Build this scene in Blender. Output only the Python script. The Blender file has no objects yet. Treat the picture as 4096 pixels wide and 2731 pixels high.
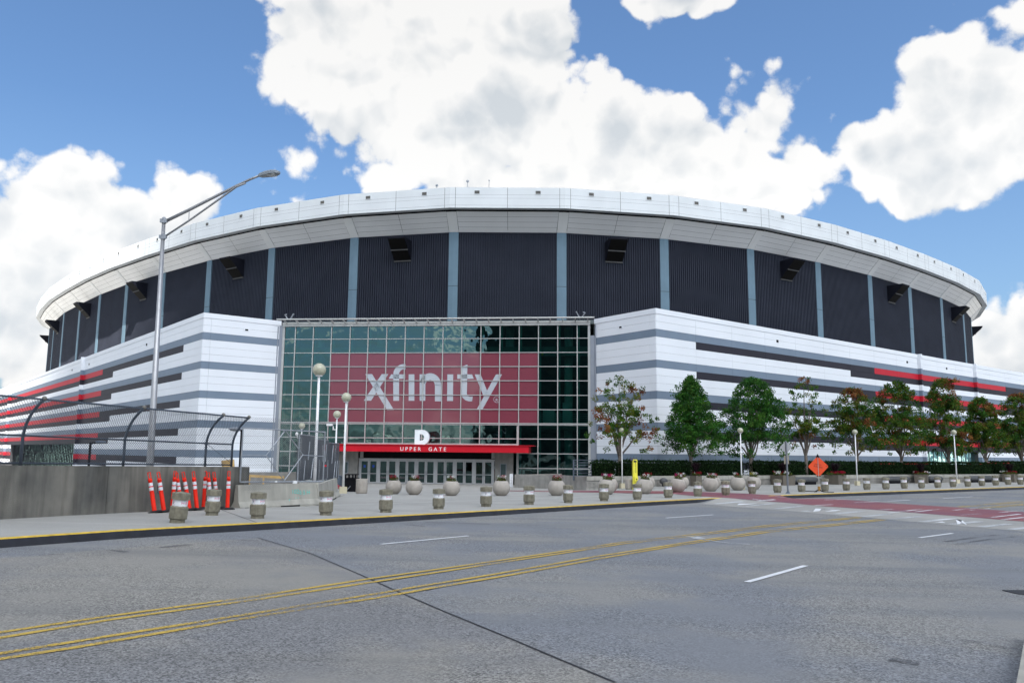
import bpy, bmesh, math, random
from mathutils import Vector, Matrix
from mathutils.noise import noise as pnoise
random.seed(11)
sc = bpy.context.scene
COL = sc.collection
R = math.radians

# ------------------------------------------------------------------ camera
F, PITCH, ROLL, EYE = 3230.25, R(7.8707), R(0.5361), 2.52
CX, CY = 2048.0, 1365.5
_fw = Vector((0, math.cos(PITCH), math.sin(PITCH))); _up = Vector((0, -math.sin(PITCH), math.cos(PITCH))); _rt = Vector((1, 0, 0))
CR = _rt*math.cos(ROLL)+_up*math.sin(ROLL); CU = _up*math.cos(ROLL)-_rt*math.sin(ROLL); CF = _fw
cam = bpy.data.objects.new('camera', bpy.data.cameras.new('camera')); COL.objects.link(cam)
cam.data.sensor_width = 36; cam.data.sensor_fit = 'HORIZONTAL'; cam.data.lens = 36*F/4096
cam.data.clip_start = 0.2; cam.data.clip_end = 6000
M = Matrix((CR, CU, -CF)).transposed().to_4x4(); M.translation = (0, 0, EYE); cam.matrix_world = M
sc.camera = cam

# ------------------------------------------------------------------ sky, sun, exposure
SUN_EL, SUN_AZ = R(55), R(21)          # sun behind the camera, a little to its right
SDIR = Vector((math.sin(SUN_AZ)*math.cos(SUN_EL), -math.cos(SUN_AZ)*math.cos(SUN_EL), math.sin(SUN_EL)))
sc.view_settings.view_transform = 'Standard'; sc.view_settings.look = 'None'; sc.view_settings.gamma = 1
sc.view_settings.use_curve_mapping = False
sc.view_settings.exposure = 1.6
sun = bpy.data.objects.new('sun', bpy.data.lights.new('sun', 'SUN')); COL.objects.link(sun)
sun.data.energy = 5.0; sun.data.angle = R(0.53); sun.data.color = (1, 0.955, 0.88)
sun.rotation_euler = SDIR.to_track_quat('Z', 'Y').to_euler()

world = bpy.data.worlds.new('World'); sc.world = world; world.use_nodes = True
NT = world.node_tree; NT.nodes.clear()
def wn(t, **k):
    n = NT.nodes.new(t)
    for a, b in k.items(): setattr(n, a, b)
    return n
def wmath(op, a, b=None, c=None, clamp=False):
    n = wn('ShaderNodeMath', operation=op, use_clamp=clamp)
    for i, v in enumerate((a, b, c)):
        if v is None: continue
        if isinstance(v, (int, float)): n.inputs[i].default_value = v
        else: NT.links.new(v, n.inputs[i])
    return n.outputs[0]
def wmix(fac, a, b):
    n = wn('ShaderNodeMix', data_type='RGBA'); 
    for i, v in ((0, fac), (6, a), (7, b)):
        if isinstance(v, (int, float)): n.inputs[i].default_value = v
        elif isinstance(v, tuple): n.inputs[i].default_value = (*v, 1)
        else: NT.links.new(v, n.inputs[i])
    return n.outputs[2]
SKY_STRENGTH = 0.06
sky = wn('ShaderNodeTexSky', sky_type='NISHITA', sun_disc=False, sun_elevation=SUN_EL, sun_rotation=math.pi-SUN_AZ,
         air_density=1.0, dust_density=4.0, ozone_density=3.0, altitude=300)
tc = wn('ShaderNodeTexCoord')
sep = wn('ShaderNodeSeparateXYZ'); NT.links.new(tc.outputs['Generated'], sep.inputs[0])
az = wmath('MULTIPLY', wmath('ARCTAN2', sep.outputs[0], sep.outputs[1]), 57.29578)
el = wmath('MULTIPLY', wmath('ARCSINE', sep.outputs[2]), 57.29578)
def wnoise(scale, detail, rough, seed=0.0, lac=2.1):
    n = wn('ShaderNodeTexNoise', noise_dimensions='4D'); n.inputs['W'].default_value = seed
    n.inputs['Scale'].default_value = scale; n.inputs['Detail'].default_value = detail
    n.inputs['Roughness'].default_value = rough; n.inputs['Lacunarity'].default_value = lac
    NT.links.new(tc.outputs['Generated'], n.inputs['Vector']); return n.outputs['Fac']
def pix_dir(x, y):
    return (CR*((x-CX)/F) - CU*((y-CY)/F) + CF).normalized()
def azel(x, y):
    d = pix_dir(x*4096/2352, y*4096/2352); return math.degrees(math.atan2(d.x, d.y)), math.degrees(math.asin(d.z))
PXD = 0.0462   # degrees per pixel of the 2352 px wide frame near its middle
# cumulus heaps: centre (x, y) and half width / height in the 2352 px wide view, as directions in the sky
HEAPS = [(905, 120, 330, 300), (660, 165, 115, 120), (1110, 250, 270, 260), (1250, 95, 105, 115), (960, 330, 240, 160), (760, 40, 130, 110),
         (1430, 310, 140, 135), (1540, 300, 115, 95), (1740, 305, 130, 118), (1620, 370, 240, 120), (1860, 370, 130, 110), (1300, 400, 320, 130),
         (2180, 250, 170, 190), (2150, 140, 80, 75), (2290, 200, 150, 110), (2230, 380, 190, 110), (1990, 350, 110, 90), (2060, 330, 120, 110),
         (50, 490, 120, 105), (160, 445, 90, 76), (300, 505, 100, 70), (330, 540, 170, 110), (90, 560, 200, 130), (230, 640, 260, 110), (20, 760, 180, 90),
         (2300, 800, 110, 95), (2260, 760, 60, 55), (2380, 760, 90, 70), (1560, -5, 150, 45), (1480, 5, 60, 30), (40, 840, 150, 60),
         (960, -120, 380, 160), (1720, -130, 200, 60), (2560, 300, 200, 220), (2560, 800, 220, 120), (-160, 520, 190, 120)]
field = None
comb = wn('ShaderNodeCombineXYZ')
NT.links.new(az, comb.inputs[0]); NT.links.new(el, comb.inputs[1])
for (x, y, rx, ry) in HEAPS:
    a, e = azel(x, y)
    s = wn('ShaderNodeVectorMath', operation='SUBTRACT'); NT.links.new(comb.outputs[0], s.inputs[0]); s.inputs[1].default_value = (a, e, 0)
    m = wn('ShaderNodeVectorMath', operation='MULTIPLY'); NT.links.new(s.outputs[0], m.inputs[0])
    m.inputs[1].default_value = (1/(rx*PXD), 1/(ry*PXD), 0)
    l = wn('ShaderNodeVectorMath', operation='LENGTH'); NT.links.new(m.outputs[0], l.inputs[0])
    v = wmath('SUBTRACT', 1.0, l.outputs['Value'])
    field = v if field is None else wmath('SMOOTH_MAX', field, v, 0.18)
def wnoise_at(vec, scale, detail, rough, seed):
    n = wn('ShaderNodeTexNoise', noise_dimensions='4D'); n.inputs['W'].default_value = seed
    n.inputs['Scale'].default_value = scale; n.inputs['Detail'].default_value = detail
    n.inputs['Roughness'].default_value = rough; n.inputs['Lacunarity'].default_value = 2.15
    NT.links.new(vec, n.inputs['Vector']); return n.outputs['Fac']
def shifted(dx, dz):
    v = wn('ShaderNodeVectorMath', operation='ADD'); NT.links.new(tc.outputs['Generated'], v.inputs[0]); v.inputs[1].default_value = (dx, 0, dz); return v.outputs[0]
n_big = wnoise(3.2, 3, 0.5, 3.1)
def wvor(vec, scale, detail):
    n = wn('ShaderNodeTexVoronoi', feature='F1'); n.normalize = False
    n.inputs['Scale'].default_value = scale; n.inputs['Detail'].default_value = detail; n.inputs['Roughness'].default_value = 0.55
    n.inputs['Lacunarity'].default_value = 2.3; NT.links.new(vec, n.inputs['Vector']); return n.outputs['Distance']
n_warp = wn('ShaderNodeTexNoise'); n_warp.inputs['Scale'].default_value = 9; n_warp.inputs['Detail'].default_value = 5; NT.links.new(tc.outputs['Generated'], n_warp.inputs['Vector'])
w1_ = wn('ShaderNodeVectorMath', operation='MULTIPLY_ADD'); NT.links.new(n_warp.outputs['Color'], w1_.inputs[0]); w1_.inputs[1].default_value = (.06, .06, .06); NT.links.new(tc.outputs['Generated'], w1_.inputs[2])
w2_ = wn('ShaderNodeVectorMath', operation='ADD'); NT.links.new(w1_.outputs[0], w2_.inputs[0]); w2_.inputs[1].default_value = (-.010, 0, .024)
n_fine = wnoise_at(tc.outputs['Generated'], 9, 11, 0.62, 7.7)
v0 = wvor(w1_.outputs[0], 10, 2); v1 = wvor(w2_.outputs[0], 10, 2)
n_gen = wnoise(2.3, 6, 0.55, 1.3)
# sky out of the frame: the same kind of broken cumulus
inframe = wmath('MULTIPLY', wmath('SUBTRACT', 1.0, wmath('DIVIDE', wmath('SUBTRACT', wmath('ABSOLUTE', az), 36.0), 8.0), clamp=True),
                wmath('SUBTRACT', 1.0, wmath('DIVIDE', wmath('SUBTRACT', el, 31.0), 8.0), clamp=True))
inframe = wmath('MULTIPLY', inframe, wmath('ADD', wmath('MULTIPLY', sep.outputs[1], 4.0), 0.5, clamp=True))
gen = wmath('MULTIPLY', wmath('SUBTRACT', n_gen, 0.41), 4.0)
base = wn('ShaderNodeMix', data_type='FLOAT'); NT.links.new(inframe, base.inputs[0]); NT.links.new(gen, base.inputs[2]); NT.links.new(field, base.inputs[3])
dens = wmath('ADD', base.outputs[0], wmath('MULTIPLY', wmath('SUBTRACT', n_fine, 0.5), 0.95))
dens = wmath('ADD', dens, wmath('MULTIPLY', wmath('SUBTRACT', 0.80, v0), 0.70))
dens = wmath('ADD', dens, wmath('MULTIPLY', wmath('SUBTRACT', n_big, 0.5), 0.35))
alpha = wn('ShaderNodeMapRange', interpolation_type='SMOOTHSTEP'); NT.links.new(dens, alpha.inputs[0])
alpha.inputs[1].default_value = 0.20; alpha.inputs[2].default_value = 0.36
# thick middles of the heaps are greyer, the rims and knobs are white
thick = wn('ShaderNodeMapRange', interpolation_type='SMOOTHSTEP')
NT.links.new(wmath('ADD', dens, wmath('MULTIPLY', wmath('SUBTRACT', n_big, 0.5), 1.2)), thick.inputs[0])
thick.inputs[1].default_value = 0.50; thick.inputs[2].default_value = 1.15
puff = wnoise(7, 7, 0.6, 12.4)
thick2 = wmath('SUBTRACT', thick.outputs[0], wmath('MULTIPLY', wmath('SUBTRACT', puff, 0.45), 0.9), clamp=True)
relief = wmath('MULTIPLY', wmath('SUBTRACT', v1, v0), 1.5)
thick2 = wmath('SUBTRACT', thick2, relief, clamp=True)
cloudlit = wmix(thick2, (0.232, 0.230, 0.226), (0.128, 0.142, 0.155))
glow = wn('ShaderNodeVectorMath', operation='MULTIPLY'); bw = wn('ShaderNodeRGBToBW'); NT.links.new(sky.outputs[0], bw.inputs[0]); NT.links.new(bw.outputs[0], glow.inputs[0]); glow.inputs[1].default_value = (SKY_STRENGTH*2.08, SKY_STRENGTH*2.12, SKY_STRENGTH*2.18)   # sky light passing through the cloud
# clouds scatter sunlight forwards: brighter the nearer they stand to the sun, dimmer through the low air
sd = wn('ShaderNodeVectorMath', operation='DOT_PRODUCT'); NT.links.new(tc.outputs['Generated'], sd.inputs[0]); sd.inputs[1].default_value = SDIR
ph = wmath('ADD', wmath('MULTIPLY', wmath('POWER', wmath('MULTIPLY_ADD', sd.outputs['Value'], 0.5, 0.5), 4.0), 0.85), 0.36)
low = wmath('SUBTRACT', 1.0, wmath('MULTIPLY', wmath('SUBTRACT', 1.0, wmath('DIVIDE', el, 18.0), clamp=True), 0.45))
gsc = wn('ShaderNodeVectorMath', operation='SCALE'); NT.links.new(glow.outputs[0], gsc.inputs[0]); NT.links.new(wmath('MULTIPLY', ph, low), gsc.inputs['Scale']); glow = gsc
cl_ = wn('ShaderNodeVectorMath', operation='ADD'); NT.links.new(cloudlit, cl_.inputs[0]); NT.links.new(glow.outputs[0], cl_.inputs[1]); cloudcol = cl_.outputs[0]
skycol = wn('ShaderNodeVectorMath', operation='MULTIPLY'); NT.links.new(sky.outputs[0], skycol.inputs[0])
skycol.inputs[1].default_value = (SKY_STRENGTH*0.78, SKY_STRENGTH*0.98, SKY_STRENGTH*1.12)
lowhaze = wmath('MULTIPLY', wmath('SUBTRACT', 1.0, wmath('DIVIDE', el, 22.0), clamp=True), 0.28)
skyc = wmix(lowhaze, skycol.outputs[0], (0.17, 0.235, 0.29))
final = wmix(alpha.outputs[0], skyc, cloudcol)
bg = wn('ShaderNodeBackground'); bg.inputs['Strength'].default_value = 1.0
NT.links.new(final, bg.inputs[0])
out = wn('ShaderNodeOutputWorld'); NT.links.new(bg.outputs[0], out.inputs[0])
world.cycles.sampling_method = 'MANUAL'; world.cycles.sample_map_resolution = 1024

# ------------------------------------------------------------------ terrain function and photo -> place
def sstep(a, b, x):
    t = min(1, max(0, (x-a)/(b-a))); return t*t*(3-2*t)
KS = 0.86
def gz(x, y):                       # height of pavement level: flat plaza, rising towards the near left, falling gently to the doors
    t = (.67*x+.75*y)/KS
    if t > 36: z = 0.0
    elif t > 10: z = .00056*(36-t)**2
    else: z = .00056*26**2+.016*(10-t)
    return EYE+KS*(z-2.52) - 0.45*sstep(41, 64, y)*sstep(11, 2, x)
KERB_H = 0.19
def ray(px, py): return CR*((px-CX)/F) - CU*((py-CY)/F) + CF
def at_ground(px, py, off=0.0):
    v = ray(px, py); s = -2.1/v.z
    for _ in range(80):
        P = v*s; s = .5*s+.5*((gz(P.x, P.y)+off-EYE)/v.z)
    P = v*s; return Vector((P.x, P.y, P.z+EYE))
def at_depth(px, py, Y):
    v = ray(px, py); P = v*(Y/v.y); return Vector((P.x, P.y, P.z+EYE))
def at_plane(px, py, P0, n):
    v = ray(px, py); s = (P0-Vector((0, 0, EYE))).dot(n)/v.dot(n); P = v*s; return Vector((P.x, P.y, P.z+EYE))
def height_at(px, py, x, y):        # height of the point above (x, y) seen at image row py
    lo, hi = -2, 60
    for _ in range(50):
        m = (lo+hi)/2; d = Vector((x, y, m-EYE)); v = CY-F*d.dot(CU)/d.dot(CF)
        if v > py: lo = m
        else: hi = m
    return lo

# ------------------------------------------------------------------ materials
MATS = {}
def mat(name, col, rough=0.7, var=0.12, scale=1.5, spec=0.4, metal=0.0, bump=0.0, bscale=40, streak=0.0, col2=None, detail=4):
    if name in MATS: return MATS[name]
    m = bpy.data.materials.new(name); m.use_nodes = True; t = m.node_tree; b = t.nodes['Principled BSDF']
    b.inputs['Roughness'].default_value = rough; b.inputs['Metallic'].default_value = metal
    b.inputs['Specular IOR Level'].default_value = spec
    co = t.nodes.new('ShaderNodeTexCoord'); geo = t.nodes.new('ShaderNodeNewGeometry')
    n = t.nodes.new('ShaderNodeTexNoise'); n.inputs['Scale'].default_value = scale; n.inputs['Detail'].default_value = detail
    t.links.new(geo.outputs['Position'], n.inputs['Vector'])
    ramp = t.nodes.new('ShaderNodeMapRange'); ramp.inputs[1].default_value = .3; ramp.inputs[2].default_value = .7
    t.links.new(n.outputs['Fac'], ramp.inputs[0])
    mx = t.nodes.new('ShaderNodeMix'); mx.data_type = 'RGBA'
    c2 = col2 if col2 else tuple(c*(1+var) for c in col)
    c1 = col if col2 else tuple(c*(1-var) for c in col)
    mx.inputs[6].default_value = (*c1, 1); mx.inputs[7].default_value = (*c2, 1); t.links.new(ramp.outputs[0], mx.inputs[0])
    outc = mx.outputs[2]
    if streak:
        mp = t.nodes.new('ShaderNodeMapping'); mp.inputs['Scale'].default_value = (2.2, 2.2, .22); t.links.new(geo.outputs['Position'], mp.inputs[0])
        n2 = t.nodes.new('ShaderNodeTexNoise'); n2.inputs['Scale'].default_value = 1.6; n2.inputs['Detail'].default_value = 5; t.links.new(mp.outputs[0], n2.inputs['Vector'])
        r2 = t.nodes.new('ShaderNodeMapRange'); r2.inputs[1].default_value = .42; r2.inputs[2].default_value = .72; t.links.new(n2.outputs['Fac'], r2.inputs[0])
        r2.inputs[3].default_value = 1; r2.inputs[4].default_value = 1-streak
        mm = t.nodes.new('ShaderNodeMix'); mm.data_type = 'RGBA'; mm.blend_type = 'MULTIPLY'; mm.inputs[0].default_value = 1
        t.links.new(outc, mm.inputs[6]); t.links.new(r2.outputs[0], mm.inputs[7]); outc = mm.outputs[2]
    t.links.new(outc, b.inputs['Base Color'])
    if bump:
        nb = t.nodes.new('ShaderNodeTexNoise'); nb.inputs['Scale'].default_value = bscale; nb.inputs['Detail'].default_value = 5
        t.links.new(geo.outputs['Position'], nb.inputs['Vector'])
        bp = t.nodes.new('ShaderNodeBump'); bp.inputs['Strength'].default_value = bump; bp.inputs['Distance'].default_value = .02
        t.links.new(nb.outputs['Fac'], bp.inputs['Height']); t.links.new(bp.outputs[0], b.inputs['Normal'])
    MATS[name] = m; return m
WHITE = mat('white_metal_panel', (.71, .735, .775), .5, .03, .25, .2)
GREY = mat('grey_metal_panel', (.165, .212, .275), .5, .04, .6, .2)
DARK = mat('charcoal_metal_panel', (.027, .026, .036), .55, .08, .8, .15)
RED = mat('red_metal_panel', (.46, .018, .034), .5, .05, .8, .15)
BACK = mat('dark_backing', (.05, .05, .055), .9)
FASC = mat('white_fascia', (.63, .655, .67), .55, .05, .35, .2)
SOFF = mat('satin_soffit', (.70, .70, .70), .3, .04, .35, .6)
CORR = mat('navy_corrugated_metal', (.030, .034, .048), .6, .1, .4, .05)
BLUECOL = mat('blue_grey_column', (.125, .195, .25), .6, .06, .7, .2)
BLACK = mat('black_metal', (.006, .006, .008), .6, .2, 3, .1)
CONC = mat('concrete', (.27, .26, .24), .85, .14, 2.2, .25, bump=.35, bscale=60, streak=.2)
CONCL = mat('light_concrete', (.33, .32, .285), .85, .12, 1.4, .25, bump=.3, bscale=50, streak=.22)
CONCD = mat('stained_concrete', (.092, .092, .088), .88, 0, .7, .25, bump=.5, bscale=50, streak=.5, col2=(.235, .22, .19), detail=8)
BOLL = mat('exposed_aggregate', (.205, .19, .145), .9, .22, 9, .2, bump=.7, bscale=120, streak=.25)
GLOBE = mat('sand_planter', (.345, .315, .28), .8, .09, 4, .25, bump=.25, bscale=90, streak=.12)
WPOLE = mat('white_paint', (.74, .74, .75), .4, .05, 2, streak=.1)
GALV = mat('galvanised_steel', (.30, .32, .35), .45, .15, 6, metal=.5)
BLUEST = mat('blue_grey_steel', (.10, .125, .16), .5, .2, 8, metal=.3)
POLE = mat('aluminium_pole', (.34, .345, .36), .38, .08, 3, metal=.6)
MULL = mat('silver_mullion', (.40, .405, .395), .4, .06, 3, metal=.2)
TEAL = mat('teal_inside_frame', (.13, .30, .27), .5)
CHAN = mat('grey_channel', (.25, .27, .31), .45, .06, 1, metal=.3)
CANOPY = mat('red_canopy', (.50, .010, .022), .5, .06, 1.2, .15)
ORANGE = mat('safety_orange', (.74, .024, .010), .5, .08, 5, .2)
ORSIGN = mat('orange_sign', (.66, .065, .012), .55, .05, 4)
RUBBER = mat('black_rubber', (.015, .015, .017), .8)
REFL = mat('white_reflective_band', (.58, .58, .62), .4)
YELP = mat('yellow_paint', (.72, .66, .06), .45, .05, 3)
KERBB = mat('black_kerb_paint', (.018, .019, .026), .6, .35, 3, bump=.2)
KERBY = mat('yellow_kerb_paint', (.52, .345, .035), .65, .2, 6)
SIGNBK = mat('grey_sign_back', (.34, .35, .36), .5, .05, 4, metal=.3)
TAN = mat('tan_timber', (.50, .33, .13), .7, .15, 4)
DOORM = mat('door_frame', (.50, .50, .50), .4, .05, 3, metal=.2)
BROWN = mat('brown_planter', (.12, .105, .085), .75, .1, 4, bump=.2)
BENCH = mat('dark_bench', (.06, .062, .066), .6, .15, 3)
BARK = mat('grey_bark', (.13, .11, .095), .9, .3, 9, .2, bump=.6, bscale=40)
SOIL = mat('soil', (.035, .018, .012), .95, .3, 20)
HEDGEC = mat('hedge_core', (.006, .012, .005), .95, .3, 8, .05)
INK = mat('black_ink', (.01, .01, .015), .6)
PINK = mat('pink_ink', (.62, .16, .30), .6)
CYANP = mat('cyan_spray', (.10, .55, .48), .7)
PAPER = mat('white_print', (.70, .71, .74), .6)
GRN = mat('white_letter', (.76, .77, .79), .5)
BLUES = mat('blue_sticker', (.01, .08, .5), .5)
INWALL = mat('interior_wall', (.10, .12, .12), .9)
INFLR = mat('interior_floor', (.16, .2, .19), .8)

def leaf_mat(name):
    m = bpy.data.materials.new(name); m.use_nodes = True; t = m.node_tree; b = t.nodes['Principled BSDF']
    a = t.nodes.new('ShaderNodeAttribute'); a.attribute_name = 'tint'
    b.inputs['Roughness'].default_value = .6; b.inputs['Specular IOR Level'].default_value = .1
    t.links.new(a.outputs['Color'], b.inputs['Base Color'])
    tr = t.nodes.new('ShaderNodeBsdfTranslucent'); t.links.new(a.outputs['Color'], tr.inputs['Color'])
    mx = t.nodes.new('ShaderNodeMixShader'); mx.inputs[0].default_value = .3
    t.links.new(b.outputs[0], mx.inputs[1]); t.links.new(tr.outputs[0], mx.inputs[2]); t.links.new(mx.outputs[0], t.nodes['Material Output'].inputs[0])
    return m
LEAF = leaf_mat('leaf')

def glass_mat(name, tint, refl_rough=.02, base=.06, wave=.03, film=None):
    m = bpy.data.materials.new(name); m.use_nodes = True; t = m.node_tree; t.nodes.clear()
    o = t.nodes.new('ShaderNodeOutputMaterial'); g = t.nodes.new('ShaderNodeBsdfGlossy'); g.inputs['Roughness'].default_value = refl_rough
    g.inputs['Color'].default_value = (.62, .98, .94, 1)
    tr = t.nodes.new('ShaderNodeBsdfTransparent'); tr.inputs['Color'].default_value = (*tint, 1)
    fr = t.nodes.new('ShaderNodeFresnel'); fr.inputs['IOR'].default_value = 1.5
    geo = t.nodes.new('ShaderNodeNewGeometry'); n = t.nodes.new('ShaderNodeTexNoise'); n.inputs['Scale'].default_value = .9; n.inputs['Detail'].default_value = 1.5
    t.links.new(geo.outputs['Position'], n.inputs['Vector'])
    bp = t.nodes.new('ShaderNodeBump'); bp.inputs['Strength'].default_value = wave; bp.inputs['Distance'].default_value = .5
    t.links.new(n.outputs['Fac'], bp.inputs['Height']); t.links.new(bp.outputs[0], g.inputs['Normal'])
    ad = t.nodes.new('ShaderNodeMath'); ad.operation = 'MULTIPLY_ADD'; ad.inputs[1].default_value = 1.2; ad.inputs[2].default_value = base; ad.use_clamp = True
    t.links.new(fr.outputs[0], ad.inputs[0])
    mx = t.nodes.new('ShaderNodeMixShader'); t.links.new(ad.outputs[0], mx.inputs[0]); t.links.new(tr.outputs[0], mx.inputs[1]); t.links.new(g.outputs[0], mx.inputs[2])
    t.links.new(mx.outputs[0], o.inputs[0]); return m
PANE = glass_mat('teal_glass', (.16, .42, .38), base=.10, wave=.06)
DOORG = glass_mat('dark_door_glass', (.10, .14, .14), base=.03)
OPEN_G = glass_mat('green_reflection_glass', (.25, .45, .3), base=0, wave=.08)  # green tint stands in for trees mirrored in the dark glass
GLOBEG = mat('cloudy_lamp_globe', (.40, .395, .30), .25, .08, 6, .5)
FILM = mat('red_window_film', (.25, .022, .05), .35, .10, .5, .5)
FILMW = mat('white_window_film', (.40, .42, .46), .4, .05, .5)

def road_mat(name, a, b, c, fine=1.0, spk=.5):
    m = bpy.data.materials.new(name); m.use_nodes = True; t = m.node_tree; p = t.nodes['Principled BSDF']
    p.inputs['Roughness'].default_value = .85; p.inputs['Specular IOR Level'].default_value = .25
    geo = t.nodes.new('ShaderNodeNewGeometry')
    def nz(s, d, r=.5, mp=None):
        n = t.nodes.new('ShaderNodeTexNoise'); n.inputs['Scale'].default_value = s; n.inputs['Detail'].default_value = d; n.inputs['Roughness'].default_value = r
        if mp:
            q = t.nodes.new('ShaderNodeMapping'); q.inputs['Rotation'].default_value = (0, 0, mp[0]); q.inputs['Scale'].default_value = mp[1]
            t.links.new(geo.outputs['Position'], q.inputs[0]); t.links.new(q.outputs[0], n.inputs['Vector'])
        else: t.links.new(geo.outputs['Position'], n.inputs['Vector'])
        return n.outputs['Fac']
    def mr(x, lo, hi, o0=0, o1=1):
        q = t.nodes.new('ShaderNodeMapRange'); q.interpolation_type = 'SMOOTHSTEP'
        for i, v in enumerate((lo, hi, o0, o1)): q.inputs[i+1].default_value = v
        t.links.new(x, q.inputs[0]); return q.outputs[0]
    def mix(f, x, y, blend='MIX'):
        q = t.nodes.new('ShaderNodeMix'); q.data_type = 'RGBA'; q.blend_type = blend
        for i, v in ((0, f), (6, x), (7, y)):
            if isinstance(v, tuple): q.inputs[i].default_value = (*v, 1)
            elif isinstance(v, (int, float)): q.inputs[i].default_value = v
            else: t.links.new(v, q.inputs[i])
        return q.outputs[2]
    big = mr(nz(.22, 5, .6), .42, .58)
    c0 = mix(big, a, b)
    # traffic polished streaks along the road
    st = mr(nz(.55, 5, .6, (-R(55), (.10, 1.3, 1))), .42, .68, 0, .8)
    c0 = mix(st, c0, c)
    spv = t.nodes.new('ShaderNodeTexVoronoi'); spv.inputs['Scale'].default_value = 44*fine; t.links.new(geo.outputs['Position'], spv.inputs['Vector'])
    sp = t.nodes.new('ShaderNodeSeparateColor'); t.links.new(spv.outputs['Color'], sp.inputs[0])
    patch = mr(nz(.33, 6, .65), .36, .62, .12, 1)
    grain = mr(sp.outputs[0], 0, 1, 1-.75*spk, 1+.55*spk)
    gm = t.nodes.new('ShaderNodeMix'); gm.data_type = 'FLOAT'; gm.inputs[2].default_value = 1; t.links.new(patch, gm.inputs[0]); t.links.new(grain, gm.inputs[3])
    c0 = mix(1.0, c0, gm.outputs[0], 'MULTIPLY')
    drk = mr(nz(2.2, 4, .6, (-R(50), (.25, 1, 1))), .70, .80, 1, .62)
    c0 = mix(1.0, c0, drk, 'MULTIPLY')
    t.links.new(c0, p.inputs['Base Color'])
    bp = t.nodes.new('ShaderNodeBump'); bp.inputs['Strength'].default_value = .35; bp.inputs['Distance'].default_value = .01
    t.links.new(sp.outputs[0], bp.inputs['Height']); t.links.new(bp.outputs[0], p.inputs['Normal'])
    return m
ROADM = road_mat('worn_road', (.172, .180, .196), (.215, .212, .204), (.150, .157, .168), 1.25, .75)
ROADT = road_mat('tan_worn_road', (.178, .178, .182), (.232, .222, .202), (.160, .158, .155), 1.25, .75)
WALKM = road_mat('pavement_concrete', (.305, .30, .282), (.335, .328, .308), (.28, .275, .26), 1.5, .18)
CROSSM = road_mat('crossing_concrete', (.27, .265, .25), (.32, .31, .29), (.25, .25, .24), 1.4, .15)
REDBR = road_mat('red_paving', (.20, .075, .085), (.17, .072, .095), (.23, .09, .095), 1.4, .25)
def paint_mat(name, col, wear=.5, sc_=5):
    m = mat(name, col, .7, .1, 6); t = m.node_tree; b = t.nodes['Principled BSDF']
    geo = t.nodes.new('ShaderNodeNewGeometry'); ns = []
    for s1, d1 in ((sc_*.09, 3), (sc_*6, 5)):
        n = t.nodes.new('ShaderNodeTexNoise'); n.inputs['Scale'].default_value = s1; n.inputs['Detail'].default_value = d1; n.inputs['Roughness'].default_value = .6
        t.links.new(geo.outputs['Position'], n.inputs['Vector']); ns.append(n.outputs['Fac'])
    x = t.nodes.new('ShaderNodeMix'); x.data_type = 'FLOAT'; x.inputs[0].default_value = .5; t.links.new(ns[0], x.inputs[2]); t.links.new(ns[1], x.inputs[3])
    r = t.nodes.new('ShaderNodeMapRange'); r.inputs[1].default_value = wear-.06; r.inputs[2].default_value = wear+.05; t.links.new(x.outputs[0], r.inputs[0])
    t.links.new(r.outputs[0], b.inputs['Alpha']); return m
YLINE = paint_mat('worn_yellow_line', (.46, .31, .05), .465, 5)
WLINE = paint_mat('white_line', (.60, .61, .63), .38, 6)
FAINT = paint_mat('faint_white_bar', (.40, .41, .42), .46, 5)
SPRAY = paint_mat('cyan_spray_worn', (.10, .52, .45), .46, 9)
XBAR = paint_mat('worn_crossing_bar', (.56, .56, .58), .48, 6)

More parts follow.
